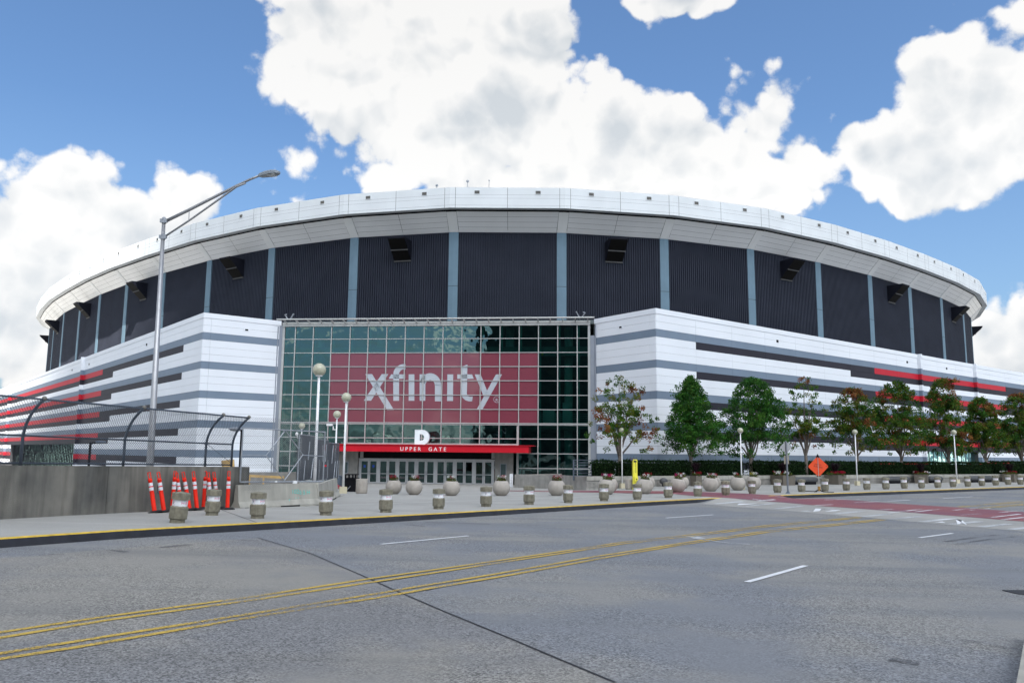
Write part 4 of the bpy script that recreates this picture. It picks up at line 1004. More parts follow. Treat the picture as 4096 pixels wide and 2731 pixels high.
# orange delineator posts leaning by the wall, on black rubber feet
DEL = [((180, 345), (270, 957)), ((325, 343), (418, 950)), ((592, 328), (540, 930)), ((612, 352), (692, 926)), ((714, 340), (820, 920)), ((875, 333), (935, 917)), ((1064, 327), (1032, 894)), ((1110, 347), (1150, 905)), ((1198, 342), (1255, 893)), ((1436, 327), (1408, 905))]
DLAB = ['orange post leaning most to the left, first of the row by the wall', 'second orange post from the left, leaning like the first', 'orange post hidden behind the nearest bollard, leaning right at its foot', 'orange post crossing behind another, half hidden by the nearest bollard',
        'orange post with open handle leaning away over the nearest bollard', 'orange post standing alone midway between the two bollards', 'upright orange post with open handle behind the left edge of the second bollard', 'orange post with open handle directly behind the second bollard', 'orange post whose foot is hidden by the second bollard, leaning left', 'upright orange post farthest right, alone beside the wall joint']
def delineator_proto():
    o = root('traffic_post', '', 'traffic post')
    q = MB(); q.lathe([(.062, .03), (.058, .06), (.055, .70), (.052, .86), (.058, .865), (.058, .895), (.045, .91), (.030, .925)], 12); q.build('post', ORANGE, o, True)
    q = MB(); q.lathe([(.0585, .60), (.0585, .69)], 12, caps=False); q.build('reflective_band', REFL, o, True)
    q = MB(); q.lathe([(.0575, .72), (.0565, .81)], 12, caps=False); q.build('reflective_band', REFL, o, True)
    q = MB(); q.box((-.034, 0, 1.0), (.014, .024, .17)); q.box((.034, 0, 1.0), (.014, .024, .17)); q.box((0, 0, 1.092), (.082, .024, .018)); q.box((0, 0, .925), (.08, .03, .024)); q.build('handle', ORANGE, o)
    q = MB(); q.lathe([(.21, 0), (.21, .025), (.15, .05), (.07, .06)], 8, ang=.39); q.build('rubber_foot', RUBBER, o)
    return o
dp = delineator_proto()
for i, (tp, bp) in enumerate(DEL):
    G = at_ground(550+bp[0]/3.92, 1806+bp[1]/3.92); o = dp if i == 0 else copy_tree(dp)
    D = depth(G); T_ = at_depth(550+tp[0]/3.92, 1800+tp[1]/3.92, G.y+.02)
    ax = (T_-G); H = ax.length; q_ = ax.to_track_quat('Z', 'X')
    o.location = G; o.rotation_mode = 'XYZ'; o.rotation_euler = (math.atan2(-(ax.y), ax.z), math.atan2(ax.x, ax.z), 0)
    sc_ = H/1.10; o.scale = (sc_, sc_, sc_); tag(o, DLAB[i], 'traffic post', 'orange traffic posts leaning by the left wall')
for ch in dp.children:
    pass

# ------------------------------------------------------------------ concrete barriers and wire fencing beside the lamp
def jersey(name, A, B, label, h):
    t = flat(B-A).normalized(); n = Vector((t.y, -t.x, 0)); L = flat(B-A).length; z = (A.z+B.z)/2
    prof = [(0, 0), (0, .075), (-.13, .26), (-.20, h), (-.36, h), (-.43, .26), (-.56, .075), (-.56, 0)]
    q = MB(); O = Vector((A.x, A.y, z-.02)); k = len(prof)
    vs = [O+t*s+n*o+UP*y for s in (.02, L-.02) for o, y in prof]
    q.add(vs, [tuple(range(k-1, -1, -1)), tuple(range(k, 2*k))]+[(i, (i+1) % k, (i+1) % k+k, i+k) for i in range(k)])
    r_ = root(name, label, 'barrier', tuple(O)); bd = q.build('barrier_body', CONCL, r_)
    for a, c in ((L*.48, L*.72), (L*.06, L*.10)):
        q = MB(); q.obox(O, t, n, a, c, -.4, .003, 0, .06); q.build('drain_slot', BLACK, r_)
    return r_, O, t, n, L
JA, JB, JC = at_ground(959, 2032), at_ground(1285, 2021), at_ground(1362, 1984)
jh = height_at(1130, 1929, *(flat(JA.lerp(JB, .5)-Vector((.0, -.2, 0))).xy))-JA.z
jb1, JO, jt, jn, JL = jersey('concrete_barrier', JA, JB, 'long pale concrete barrier with turquoise spray marks, facing the road', jh)
jersey('concrete_barrier', JB+Vector((.03, .02, 0)), JC, 'pale concrete barrier turning away from the road beside the white lamp post', jh)
sl = Vector((0, 0, 1))*(jh-.26)-jn*.07; sl.normalize()
for body, px, py, sz in (('102', 1165, 1974, .24), ('5 5 H', 1196, 1977, .22), ('F', 1152, 2003, .2), ('- -', 1178, 1995, .2)):
    P = at_plane(px, py, JO+jn*(-.16), jn); zz = P.z-JO.z; off = -.13-.07*(zz-.26)/(jh-.26) if zz > .26 else -.13*(zz-.075)/.185
    P = JO+jt*(P-JO).dot(jt)+jn*(off+.012)+UP*zz; ay = sl if zz > .26 else (UP*.185-jn*.13).normalized()
    text_obj('spray_mark', body, sz, SPRAY, P, jt, ay, jb1, .001, 'LEFT')
FPO = JO-jn*.28
def gp(px, py): return at_plane(px, py, FPO, jn)
fg = root('temporary_fence', 'wire fence panel with diamond shaped bracing, standing on the long barrier', 'fence panel', tuple(FPO+UP*jh))
TL, TR, BR_, BL = gp(972.7, 1711), gp(1300.5, 1727.5), gp(1292, 1925), gp(960, 1927)
q = MB(); q.tube([BL, TL, TL+UP*.05], .03, 7); q.tube([BR_, TR, TR+UP*.03], .03, 7); q.tube([TL, TR], .026, 7); q.tube([BL, BR_], .026, 7); q.build('frame', GALV, fg)
dd = [gp(1139, 1724), gp(1064, 1821), gp(1137, 1921), gp(1212, 1817)]
q = MB(); q.tube([dd[0]-jt*.06, dd[0]+jt*0, dd[0].lerp(dd[1], .5), dd[1], dd[2], dd[3], dd[0].lerp(dd[3], .5), dd[0]+jt*.06], .022, 7); q.build('diamond_brace', GALV, fg)
q = MB(); q.tube([gp(968, 1820), dd[1]], .018, 6); q.tube([dd[3]+UP*-.03, gp(1296, 1824)], .018, 6); q.build('mid_rail', GALV, fg)
FH = TL.z-BL.z; bs = (BL-FPO).dot(jt); bl = (BR_-BL).length
MESHW = mat('galvanised_wire', (.16, .17, .18), .5, .1, 6, metal=.3)
q = MB(); clink(q, lambda s, h: FPO+jt*s+UP*(BL.z+h)+(UP*0), bs+.05, bs+bl, FH-.05, .085, .0038, 1); tag(q.build('wire_mesh', MESHW, fg), kind='stuff')
q = MB(); clink(q, lambda s, h: FPO+jt*s+jn*(.14+.12*(1-h/.75))+UP*(BL.z-.75+h), bs, bs+1.15, .72, .09, .003, 1); tag(q.build('loose_mesh', MESHW, fg), kind='stuff')
q = MB(); q.box(tuple(gp(1100, 1925)+jn*.06), (.08, .03, .05)); q.build('cloth_tie', PAPER, fg)
# stacked panels behind it, running back towards the entrance
S0, S1 = at_depth(1190, 1918, 35.0), at_depth(1349, 1917.6, 47.0)
st_ = flat(S1-S0).normalized(); sn_ = Vector((st_.y, -st_.x, 0)); SL_ = flat(S1-S0).length
h0_ = height_at(1196, 1727, S0.x, S0.y)-S0.z; h1_ = height_at(1352.8, 1781, S1.x, S1.y)-S1.z; SH = (h0_+h1_)/2
nP = 3
for i in range(nP):
    a, c = SL_*i/nP+.02, SL_*(i+1)/nP-.02; zb = S0.z+(S1.z-S0.z)*(i+.5)/nP
    o = root('temporary_fence', ['nearest of three tall dark wire fence panels stacked behind the white lamp post', 'middle one of three dark wire fence panels running towards the doors', 'farthest dark wire fence panel, ending beside the lamp post near the doors'][i], 'fence panel', tuple(flat(S0)+st_*a+UP*zb), 0, 'dark wire fence panels behind the barrier')
    q = MB(); f_ = lambda s, z, n_=0: flat(S0)+st_*s+sn_*n_+UP*(zb+z)
    q.tube([f_(a, 0), f_(a, SH), f_(c, SH), f_(c, 0), f_(a, 0)], .028, 6); q.build('frame', GALV, o)
    q = MB()
    for layer in (-.08, .06): clink(q, (lambda L_: (lambda s, h: f_(s, h, L_)))(layer), a, c, SH-.02, .075, .0040, 1)
    tag(q.build('wire_mesh', mat('dusty_wire', (.09, .10, .115), .5, .1, 6, metal=.3), o), kind='stuff')
    rg = random.Random(i+3)
    for k in range(4):
        x = a+(c-a)*(k+.6)/4.4; q = MB(); z0_ = rg.choice((.05, .9)); q.tube([f_(x, z0_, .16), f_(x+rg.uniform(-.35, .35), z0_+rg.uniform(.8, 1.0), .18)], .022, 5); q.build('loose_pole', GALV, o)
q = MB(); P = at_depth(1300, 1862, 40); q.box(tuple(P), (.14, .03, .10), .3); tag(q.build('red_tag', RED), 'small red tag tied to the wire fence panel by the white lamp post', 'tag')
# low wall, timber rail and bits behind the fence
LW0, LW1 = at_depth(985, 1925, 37), at_depth(1192, 1925, 38.5)
q = MB(); z1 = height_at(1090, 1888, *LW0.lerp(LW1, .5).xy); q.bar(Vector((LW0.x, LW0.y, z1/2-.2)), Vector((LW1.x, LW1.y, z1/2-.2)), .4, z1+.4); tag(q.build('parapet_wall', CONC), 'low grey parapet wall seen through the fence left of the entrance', 'wall')
r_ = root('timber_rail', 'orange tan timber guard rail seen through the wire behind the barrier', 'rail', tuple(at_depth(995, 1905, 35.5)))
a, c = at_depth(995, 1902, 35.5), at_depth(1136, 1909, 36.3); q = MB(); q.bar(a, c, .05, .11); q.build('rail', TAN, r_)
for f_x in (.03, .42): q = MB(); p_ = a.lerp(c, f_x); q.bar(p_-UP*.05, Vector((p_.x, p_.y, .2)), .08, .05); q.build('post', TAN, r_)
q = MB(); a, c = at_depth(890, 1857, 45), at_depth(934, 1852, 45.3); q.bar(a, c, .5, .42); tag(q.build('timber_box', TAN), 'tan timber box showing over the stained wall between the last fence posts', 'box')
q = MB(); a = gp(1180, 1917); q.box((a.x, a.y, JO.z+jh+.05), (.16, .12, .10), .4); tag(q.build('cloth_scrap', PAPER), 'white scrap of cloth lying on top of the long barrier', 'cloth')

# ------------------------------------------------------------------ bollards along the kerb
BOL = [(708.2, 2091.6), (847.2, 2061.5), (1029.6, 2074.2), (1303.1, 2061.2), (1542.9, 2050.5), (1754.3, 2037), (1944.1, 2027.3), (2116.3, 2019.1), (2272.2, 2012), (2415.8, 2005.1), (2549.5, 1999.5), (2673.5, 1992.3), (2791.3, 1986.2), (2903.3, 1981.6), (3009.2, 1976.3), (3110.2, 1971.9), (3206.9, 1968.9), (3300, 1965.8), (3386, 1962.9), (3468.1, 1960.3), (3544, 1958.1), (3618.4, 1955.2), (3686.5, 1954), (3751.9, 1952.3), (3813, 1949.2), (3871.7, 1947.2), (3927.9, 1945), (3983.4, 1942.9), (4033.2, 1939.9), (4082.5, 1939.4)]
def bollard_proto():
    o = root('bollard', '', 'bollard')
    q = MB(); q.lathe([(.20, -.03), (.198, .095), (.238, .115), (.241, .395), (.195, .43)], 8, ang=.39); q.build('body', BOLL, o)
    q = MB(); q.lathe([(.188, .425), (.188, .585)], 20, caps=False); bd = q.build('band', PAPER, o, True)
    q = MB(); q.lathe([(.19, .585), (.243, .59), (.243, .745), (.236, .757), (.001, .795)], 8, ang=.39); q.build('cap', BOLL, o)
    def cyl(a, z, r=.1895): return Vector((r*math.sin(a), -r*math.cos(a), z))
    q = MB()
    me = text_mesh('P', .105, 0, 'CENTER'); vs = [cyl(-.98+v.co.x/.188, .462+v.co.y) for v in me.vertices]; q.add(vs, [tuple(p.vertices) for p in me.polygons]); q.build('sticker_letter', INK, bd)
    q = MB()
    def stroke(pts, w=.006):
        for (a0, z0), (a1, z1) in zip(pts[:-1], pts[1:]):
            da, dz = (a1-a0)*.188, z1-z0; l = math.hypot(da, dz) or 1; na, nz = -dz/l*w/2/.188, da/l*w/2
            q.quad(cyl(a0+na, z0+nz), cyl(a0-na, z0-nz), cyl(a1-na, z1-nz), cyl(a1+na, z1+nz))
    stroke([(.18, .47), (.18, .55), (.24, .568), (1.15, .568)]); stroke([(.2, .49), (.3, .53), (.36, .50), (.42, .525), (.48, .49), (.56, .515), (.62, .50), (.72, .53)], .008)
    stroke([(.8, .48), (.82, .535), (.9, .55), (.96, .53)], .010); stroke([(.92, .48), (.95, .53), (1.0, .5), (1.05, .53)], .010); stroke([(.3, .445), (1.1, .450)], .004)
    stroke([(-1.0+.32*math.cos(b), .50+.055*math.sin(b)) for b in [R(x) for x in range(-60, 150, 20)]], .004)
    q.build('sticker_scribble', PINK, bd)
    return o
bp0 = bollard_proto(); rg = random.Random(5)
ordn = ['', '', 'third', 'fourth', 'fifth', 'sixth', 'seventh', 'eighth', 'ninth', 'tenth', 'eleventh', 'twelfth', 'thirteenth', 'fourteenth', 'fifteenth', 'sixteenth', 'seventeenth', 'eighteenth', 'nineteenth', 'twentieth', 'twenty-first', 'twenty-second', 'twenty-third', 'twenty-fourth', 'twenty-fifth', 'twenty-sixth', 'twenty-seventh', 'twenty-eighth', 'twenty-ninth', 'last']
BX = {0: 'leaning concrete bollard nearest the camera, in front of the orange posts', 1: 'concrete bollard set back from the kerb, hiding the feet of orange posts', 2: 'concrete bollard in front of the left end of the long pale barrier', 3: 'concrete bollard in front of the right end of the long pale barrier',
      9: 'concrete bollard in front of the tilted planter left of the yellow help post', 10: 'concrete bollard directly in front of the yellow help post', 13: 'concrete bollard standing on the red paving, farther left of two', 14: 'concrete bollard at the far edge of the red paving by the right kerb end', 15: 'concrete bollard just left of the grey sign post', 16: 'concrete bollard between the grey sign post and the orange sign', 17: 'concrete bollard just right of the orange sign stand',
      20: 'concrete bollard in front of the left half of the first bench past the sign', 22: 'slightly tilted concrete bollard right of the dark square planter, by the bench end', 24: 'concrete bollard hiding the foot of the farthest white lamp', 29: 'concrete bollard cut off by the right edge of the view'}
for i, (x, y) in enumerate(BOL):
    G = at_ground(x, y-2); o = bp0 if i == 0 else copy_tree(bp0)
    o.location = G; face = math.atan2(G.x, G.y)
    o.rotation_euler = (rg.uniform(-.012, .012), rg.uniform(-.012, .012), -face+rg.uniform(-.25, .2)+(1.2 if i == 6 else 0)+(.9 if i in (5, 20, 19) else 0))
    if i == 0: o.rotation_euler = (.02, .085, -face)
    if i == 1: o.rotation_euler = (.0, .045, -face)
    if i == 21: o.rotation_euler = (.0, -.05, -face)
    s_ = rg.uniform(.97, 1.03); o.scale = (s_, s_, s_)
    tag(o, BX.get(i, 'concrete bollard with white band, %s from the left along the kerb' % ordn[i]), 'bollard', 'octagonal concrete bollards along the kerb')

# ------------------------------------------------------------------ leaves and flowers
def leafquad(q, p, s, rg, col, up=.35):
    n = Vector((rg.gauss(0, 1), rg.gauss(0, 1), rg.gauss(0, 1)+up)).normalized(); a = n.orthogonal().normalized()
    ang = rg.uniform(0, 6.28); u = a*math.cos(ang)+n.cross(a)*math.sin(ang); v = n.cross(u)
    q.ct = col; w = s*rg.uniform(.55, .8)
    q.add([p-u*s*.5, p-v*w*.5+n*s*.1, p+u*s*.5, p+v*w*.5+n*s*.1], [(0, 1, 2, 3)])
def flowers(parent, c, r, rg, mixc, n=26, h=.16, name='flowers'):
    q = MB(); q.tint = []
    for k in range(n*9):
        a = rg.uniform(0, 6.28); d = r*math.sqrt(rg.random()); p = c+Vector((d*math.cos(a), d*math.sin(a), rg.uniform(.0, h*.8)))
        leafquad(q, p, r*.26, rg, rg.choice(((.05, .10, .02), (.08, .13, .03), (.12, .14, .03), (.10, .05, .02))))
    tag(q.build('leaves', LEAF, parent, local=True), kind='stuff')
    q = MB(); q.tint = []; cl = [(rg.uniform(0, 6.28), r*math.sqrt(rg.random()), rg.choice(mixc)) for _ in range(7)]
    for k in range(n*5):
        a, d, col = rg.choice(cl); p = c+Vector((d*math.cos(a)+rg.gauss(0, r*.16), d*math.sin(a)+rg.gauss(0, r*.16), h*rg.uniform(.6, 1.25)))
        leafquad(q, p, r*.20, rg, tuple(x*rg.uniform(.8, 1.1) for x in col), 1.0)
    tag(q.build('blossoms', LEAF, parent, local=True), kind='stuff')
WHT, CRIM, PNK = (.72, .72, .70), (.30, .01, .03), (.42, .02, .14)
def globe_planter(px, py, dpx, label, mixc, seed, tilt=0.0):
    G = at_ground(px, py); D = dpx*depth(G)/F; r = D/2; rg = random.Random(seed)
    o = root('globe_planter', label, 'planter', group='round globe planters on the plaza')
    prof = []
    for i in range(13):
        a = R(-62+(62+50)*i/12); prof.append((r*math.cos(a), r*math.sin(a)+r*.883))
    prof += [(prof[-1][0]-r*.07, prof[-1][1]-.01), (prof[-1][0]-r*.09, prof[-1][1]-r*.18)]
    q = MB(); q.lathe(prof, 28, caps=False); q.add([(prof[0][0]*math.cos(6.283*j/28), prof[0][0]*math.sin(6.283*j/28), prof[0][1]) for j in range(28)], [tuple(range(27, -1, -1))]); q.build('bowl', GLOBE, o, True, local=True)
    tz = prof[-3][1]; q = MB(); q.lathe([(prof[-1][0]*1.0, tz-r*.12), (r*.2, tz-r*.06), (.001, tz-r*.05)], 20, caps=False); q.build('soil', SOIL, o, local=True)
    flowers(o, Vector((0, 0, tz-r*.05)), r*.56, rg, mixc, 34, r*.55)
    o.matrix_basis = Matrix.Translation(G) @ Matrix.Rotation(tilt, 4, 'Y') @ Matrix.Rotation(rg.uniform(0, 6), 4, 'Z')
    return o
for a in [(1574, 1974.5, 64.5, 'globe planter with crimson and white flowers, leftmost of the row before the doors', (CRIM, CRIM, WHT), 1), (1655.6, 1977.8, 67.6, 'globe planter with white flowers left of centre before the doors', (WHT, WHT, CRIM), 2), (1805.4, 1981.6, 69.4, 'globe planter before the middle of the doors with few low flowers', (WHT, CRIM), 3),
          (2004.8, 1981.6, 71, 'globe planter in front of the right concrete pier with a tall red sprig', (CRIM, CRIM, WHT), 4), (2226.8, 1981.1, 71, 'globe planter with dense white and red flowers in front of the low wall', (WHT, WHT, CRIM), 5), (2440, 1966, 62, 'globe planter mostly hidden behind the tilted one by the steel barricades', (CRIM, WHT), 6), (2423.5, 1977, 71.4, 'tilted globe planter with white and pink flowers in front of the steel barricades', (WHT, PNK, PNK), 7, .10),
          (2592, 1954, 56, 'globe planter with red flowers behind the one right of the yellow help post', (CRIM, CRIM), 8), (2575, 1973.7, 69, 'globe planter with white flowers in front of the yellow help post', (WHT, WHT, CRIM), 9, .10), (2729.6, 1952.8, 54, 'small globe planter half hidden behind the pink flowered one', (CRIM, WHT), 10), (2707, 1968, 64, 'globe planter full of pink flowers under the first dense green tree', (PNK, PNK, PNK, WHT), 11, .14),
          (2856.6, 1952.8, 53, 'globe planter hidden behind the one left of the second right lamp', (CRIM, WHT), 12), (2839.5, 1963.8, 62.5, 'globe planter with red and white flowers just left of the second right lamp', (CRIM, WHT), 13, .10), (3013, 1956.6, 60, 'last globe planter to the right, with white and yellow green flowers', (WHT, (.4, .35, .05)), 14, .06), (2949.7, 1960, 61, 'globe planter standing before the second right lamp post', (CRIM, CRIM, WHT), 15, .08)]:
    globe_planter(*a)
def tub(px, py, wpx, hpx, label, m, name='round_tub', cat='planter'):
    G = at_ground(px, py); r = wpx*depth(G)/F/2; h = hpx*depth(G)/F; o = root(name, label, cat)
    q = MB(); q.lathe([(r*.86, 0), (r*.95, h*.05), (r, h*.12), (r, h*.97), (r*.97, h), (r*.86, h), (r*.85, h*.86)], 24, caps=False); q.build('tub', m, o, True, local=True)
    q = MB(); q.lathe([(r*.86, h*.87), (.001, h*.88)], 16, caps=False); q.build('filling', SOIL, o, local=True); o.matrix_basis = Matrix.Translation(G); return o
tub(1446, 1972.7, 47, 58, 'plain cylindrical concrete tub in front of the left end of the doors', GLOBE)
tub(2517, 1956.5, 30.5, 39.5, 'plain cylindrical concrete tub just left of the yellow help post', GLOBE)
bn = tub(2075, 1948, 32, 32.5, 'small round concrete bin with a red sticker against the low wall', GLOBE, 'litter_bin', 'bin')
q = MB(); G = at_ground(2075, 1948); rr = 16*depth(G)/F; q.box((-rr*.5, -rr*.93, rr*1.38), (rr*.42, .02, rr*.42), -.5); q.build('bin_sticker', RED, bn, local=True)
# skip with sloping lid openings
G = at_ground(1400, 1966); s_ = depth(G)/F; o = root('waste_skip', 'black waste skip with open hatches behind the white lamp near the doors', 'skip'); w_ = 46*s_; h_ = 69*s_
q = MB(); q.box((0, .4, h_*.36), (w_*.95, .9, h_*.72)); q.box((0, .4, h_*.75), (w_*1.06, 1.0, h_*.08)); q.build('skip_body', BLACK, o, local=True)
q = MB(); q.box((0, .4, h_*.98), (w_, .9, h_*.05)); [q.box((x*w_, .0, h_*.88), (w_*.12, .1, h_*.18)) for x in (-.44, -.12, .2, .44)]; q.build('skip_lid', BLACK, o, local=True)
q = MB(); [q.box((x*w_, .5, h_*.88), (w_*.14, .02, h_*.16)) for x in (-.28, .05, .32)]; q.build('hatch', GLOBE, o, local=True); q = MB(); q.bar((-.25*w_, -.12, .1), (.05*w_, -.1, h_*.33), .03); q.build('lever', GALV, o, local=True); o.matrix_basis = Matrix.Translation(G)
# number board
G = at_ground(2045, 1947); s_ = depth(G)/F; o = root('number_board', 'narrow white board with rows of dark figures beside the right pier', 'board'); w_, h_ = 13*s_, 52*s_
q = MB(); q.box((0, 0, h_/2), (w_, .06, h_)); bd = q.build('board', PAPER, o, local=True)
for i in range(7):
    text_t = text_mesh('1234'[i % 2:i % 2+3], h_*.075, .001); q = MB(); q.add([(v.co.x-.0, -.034, h_*(.88-i*.115)+v.co.y-.03) for v in text_t.vertices], [tuple(p.vertices) for p in text_t.polygons]); q.build('figures', INK, bd, local=True)
o.matrix_basis = Matrix.Translation(G)
# steel crowd barricades
def barricade(A, B, h, label, m=GALV, red=False):
    o = root('crowd_barricade', label, 'barricade', tuple(A), 0, 'steel crowd barricades'); t = flat(B-A); L = t.length; t.normalize(); n = Vector((t.y, -t.x, 0)); O = A
    q = MB(); q.tube([O+UP*.02, O+UP*(h-.08), O+t*.08+UP*h, O+t*(L-.08)+UP*h, O+t*L+UP*(h-.08), O+t*L+UP*.02], .022, 6); q.tube([O+UP*.18, O+t*L+UP*.18], .018, 6); q.build('frame', m, o)
    nb = max(6, int(L/.12))
    for i in range(1, nb): q = MB(); x = L*i/nb; q.tube([O+t*x+UP*.18, O+t*x+UP*h], .010, 4, False); q.build('bar', m, o)
    for x in (.15, L-.15): q = MB(); q.tube([O+t*x-n*.3+UP*.02, O+t*x-n*.15+UP*.1, O+t*x+n*.15+UP*.1, O+t*x+n*.3+UP*.02], .02, 5); q.build('foot', m, o)
    if red: q = MB(); q.bar(O+t*.02+n*.03+UP*.26, O+t*(L-.02)+n*.03+UP*.26, .02, .2); q.build('red_board', RED, o)
a, c, d, e = at_ground(2213, 1950), at_ground(2290, 1954), at_ground(2345, 1954), at_ground(2362, 1954)
hb = 51*depth(c)/F
barricade(a, c, hb, 'left steel barricade in front of the low wall, seen at a slant'); barricade(c+Vector((.15, .1, 0)), d, hb, 'middle steel barricade standing square on, right of the low wall'); barricade(at_ground(2361, 1952), at_ground(2450, 1950), hb, 'right steel barricade behind the tilted globe planter')
a, c = at_ground(1350, 1960), at_ground(1368, 1966); barricade(a, c, 62*depth(a)/F, 'grey and red barricade squeezed between the barrier end and the skip', BLUEST, True)

# ------------------------------------------------------------------ lamps
def globe_lamp(gx, gy, dg, bx, by, label, Y=None, block=True, arm=0):
    if Y is None: B = at_ground(bx, by)
    else: B = at_depth(bx, by, Y); B.z = gz(B.x, B.y)
    s_ = depth(B)/F; r = dg*s_/2; gzc = height_at(gx, gy, B.x, B.y); top = gzc-r*.8
    o = root('globe_lamp', label, 'street lamp', tuple(B), 0, 'white post lamps with round globes')
    q = MB(); pr = r*.215; ff = [(B.x, B.y, B.z), (B.x, B.y, top)]; q.tube(ff, [pr*1.15, pr*.85], 10); q.build('post', WPOLE, o, True)
    if block: q = MB(); b_ = r*.98; q.box((B.x, B.y, B.z+.16), (b_*1.5, b_*1.5, .34), .3); q.build('base_block', mat('cream_block', (.50, .45, .32), .8), o)
    q = MB(); q.sphere((B.x, B.y, gzc), r, 20, 14); q.build('globe', GLOBEG, o, True)
    q = MB(); q.lathe([(r*.5, gzc-r*.98), (r*.55, gzc-r*.84), (r*.3, gzc-r*.80)], 12, (B.x, B.y, 0)); q.build('collar', WPOLE, o)
    if arm == 1: q = MB(); z = gzc-.75; q.tube([(B.x, B.y, z-.22), (B.x-.22, B.y, z-.22), (B.x-.22, B.y, z)], .035, 6); q.box((B.x-.42, B.y-.1, z+.08), (.36, .3, .13)); q.build('flood_lamp', WPOLE, o)
    if arm == 2: q = MB(); z = gzc-.7; q.tube([(B.x, B.y, z-.2), (B.x-.28, B.y, z-.2), (B.x-.28, B.y, z)], .035, 6); q.sphere((B.x-.36, B.y, z+.1), .12, 10, 8, 1.2); q.build('camera_dome', WPOLE, o)
globe_lamp(1271, 1479, 54, 1257, 1960, 'tallest globe lamp on a white post behind the wire fence panels', 34.2, False)
globe_lamp(1384, 1589, 39.5, 1371.5, 1972, 'globe lamp on a white post with cream base block beside the skip')
globe_lamp(1345, 1657, 31, 1337, 1950, 'globe lamp with a side flood light, between the two taller lamps', 52, True, 1)
globe_lamp(1200, 1703, 26, 1197, 1950, 'lowest globe lamp at far left with a white camera dome, behind the fence', 60, False, 2)
globe_lamp(2485, 1721, 22.5, 2489, 1952, 'globe lamp in front of the thin reddish tree')
globe_lamp(2960, 1721, 23, 2968, 1957, 'globe lamp between two dense green trees, behind the planters')
globe_lamp(3420, 1727, 21, 3430, 1941, 'globe lamp just right of the orange sign')
globe_lamp(3811.6, 1729, 21, 3828.6, 1933, 'globe lamp farthest to the right')
# tall cobra head street light behind the wall
B = at_depth(600, 1858, 28.5); LYY = 28.5
T_ = at_depth(656, 874, LYY); s_ = LYY/F
sl_ = root('street_light', 'tall grey street light with truss arm reaching over the stained wall', 'street light', (B.x, B.y, -.1))
q = MB(); q.tube([(B.x, B.y, -.2), (B.x, B.y, B.z), (T_.x, B.y, T_.z)], [.14, .121, .062], 14); q.build('pole', POLE, sl_, True)
cl1, cl2 = at_depth(656.5, 884, LYY), at_depth(653, 948, LYY)
for c in (cl1, cl2): q = MB(); q.lathe([(.085, c.z-.09), (.085, c.z+.09)], 10, (c.x, c.y, 0)); q.box((c.x, c.y-.03, c.z), (.26, .09, .13)); q.build('clamp', GALV, sl_)
q = MB(); q.lathe([(.06, T_.z-.02), (.075, T_.z), (.04, T_.z+.05), (.001, T_.z+.06)], 10, (T_.x, T_.y, 0)); q.build('pole_cap', GALV, sl_)
LDY = -1.2
def A_(px, py, f): return at_depth(px, py, LYY+LDY*f)
up_ = [A_(665, 884, 0), A_(760, 838, .25), A_(860, 787, .5), A_(950, 742, .72), A_(1000, 718, .86), A_(1040, 702, .95)]
q = MB(); q.tube(up_, [.062, .058, .052, .046, .042, .038], 9); q.build('upper_arm', POLE, sl_, True)
q = MB(); q.tube([A_(657, 948, 0), A_(760, 880, .25), A_(860, 809, .5), A_(945, 748, .72), A_(982, 733, .80)], .036, 8); q.build('lower_arm', POLE, sl_, True)
q = MB(); q.tube([A_(757, 843, .25), A_(755, 880, .25)], .015, 6); q.build('arm_tie', POLE, sl_)
h0, h1 = A_(1034, 703, .95), A_(1118, 688, 1.15); d_ = (h1-h0).normalized(); sd_ = d_.cross(UP).normalized(); u_ = sd_.cross(d_); L_ = (h1-h0).length
q = MB(); ring = []
for f, w, t0, t1 in ((0, .05, .03, -.04), (.12, .12, .07, -.06), (.35, .165, .10, -.06), (.65, .18, .10, -.06), (.88, .14, .07, -.06), (1, .06, .02, -.05)):
    c = h0+d_*L_*f; ring.append([c+sd_*w*.95+u_*t1, c+sd_*w+u_*(t0*.3), c+sd_*w*.5+u_*t0, c-sd_*w*.5+u_*t0, c-sd_*w+u_*(t0*.3), c-sd_*w*.95+u_*t1])
vs = [v for r in ring for v in r]; fs = [(i*6+j, i*6+(j+1) % 6, (i+1)*6+(j+1) % 6, (i+1)*6+j) for i in range(5) for j in range(6)]+[tuple(range(5, -1, -1)), tuple(range(30, 36))]
q.add(vs, fs); lh = q.build('lamp_head', mat('lamp_head_grey', (.24, .27, .30), .4, metal=.3), sl_)
q = MB(); c = h0+d_*L_*.66; q.box(tuple(c-u_*.075), (.26, .24, .04), Matrix((d_, sd_, u_)).transposed()); q.build('lens', mat('lamp_lens', (.42, .44, .45), .15), lh)
for (px0, py0, py1, hx, lab, Y) in ((355, 1769, 1860, 396, 'short black area light beyond the wall, near the glass opening with green reflections', 46), (961, 1718, 1862, 936, 'short black area light just behind the last curved fence post', 34)):
    A = at_depth(px0, py1, Y); z1 = height_at(px0, py0, A.x, A.y); o = root('area_light', lab, 'street light', tuple(A)); q = MB(); q.tube([(A.x, A.y, -.2), (A.x, A.y, z1)], .07, 6); q.build('pole', BLACK, o)
    s_ = Y/F; dx = (hx-px0)*s_; q = MB(); q.tube([(A.x, A.y, z1-.05), (A.x+dx*.5, A.y, z1)], .05, 5); q.build('arm', BLACK, o); q = MB(); q.sphere((A.x+dx, A.y, z1+.02), .30, 10, 6, .3); q.build('lamp_head', GALV if Y < 40 else BLUEST, o)

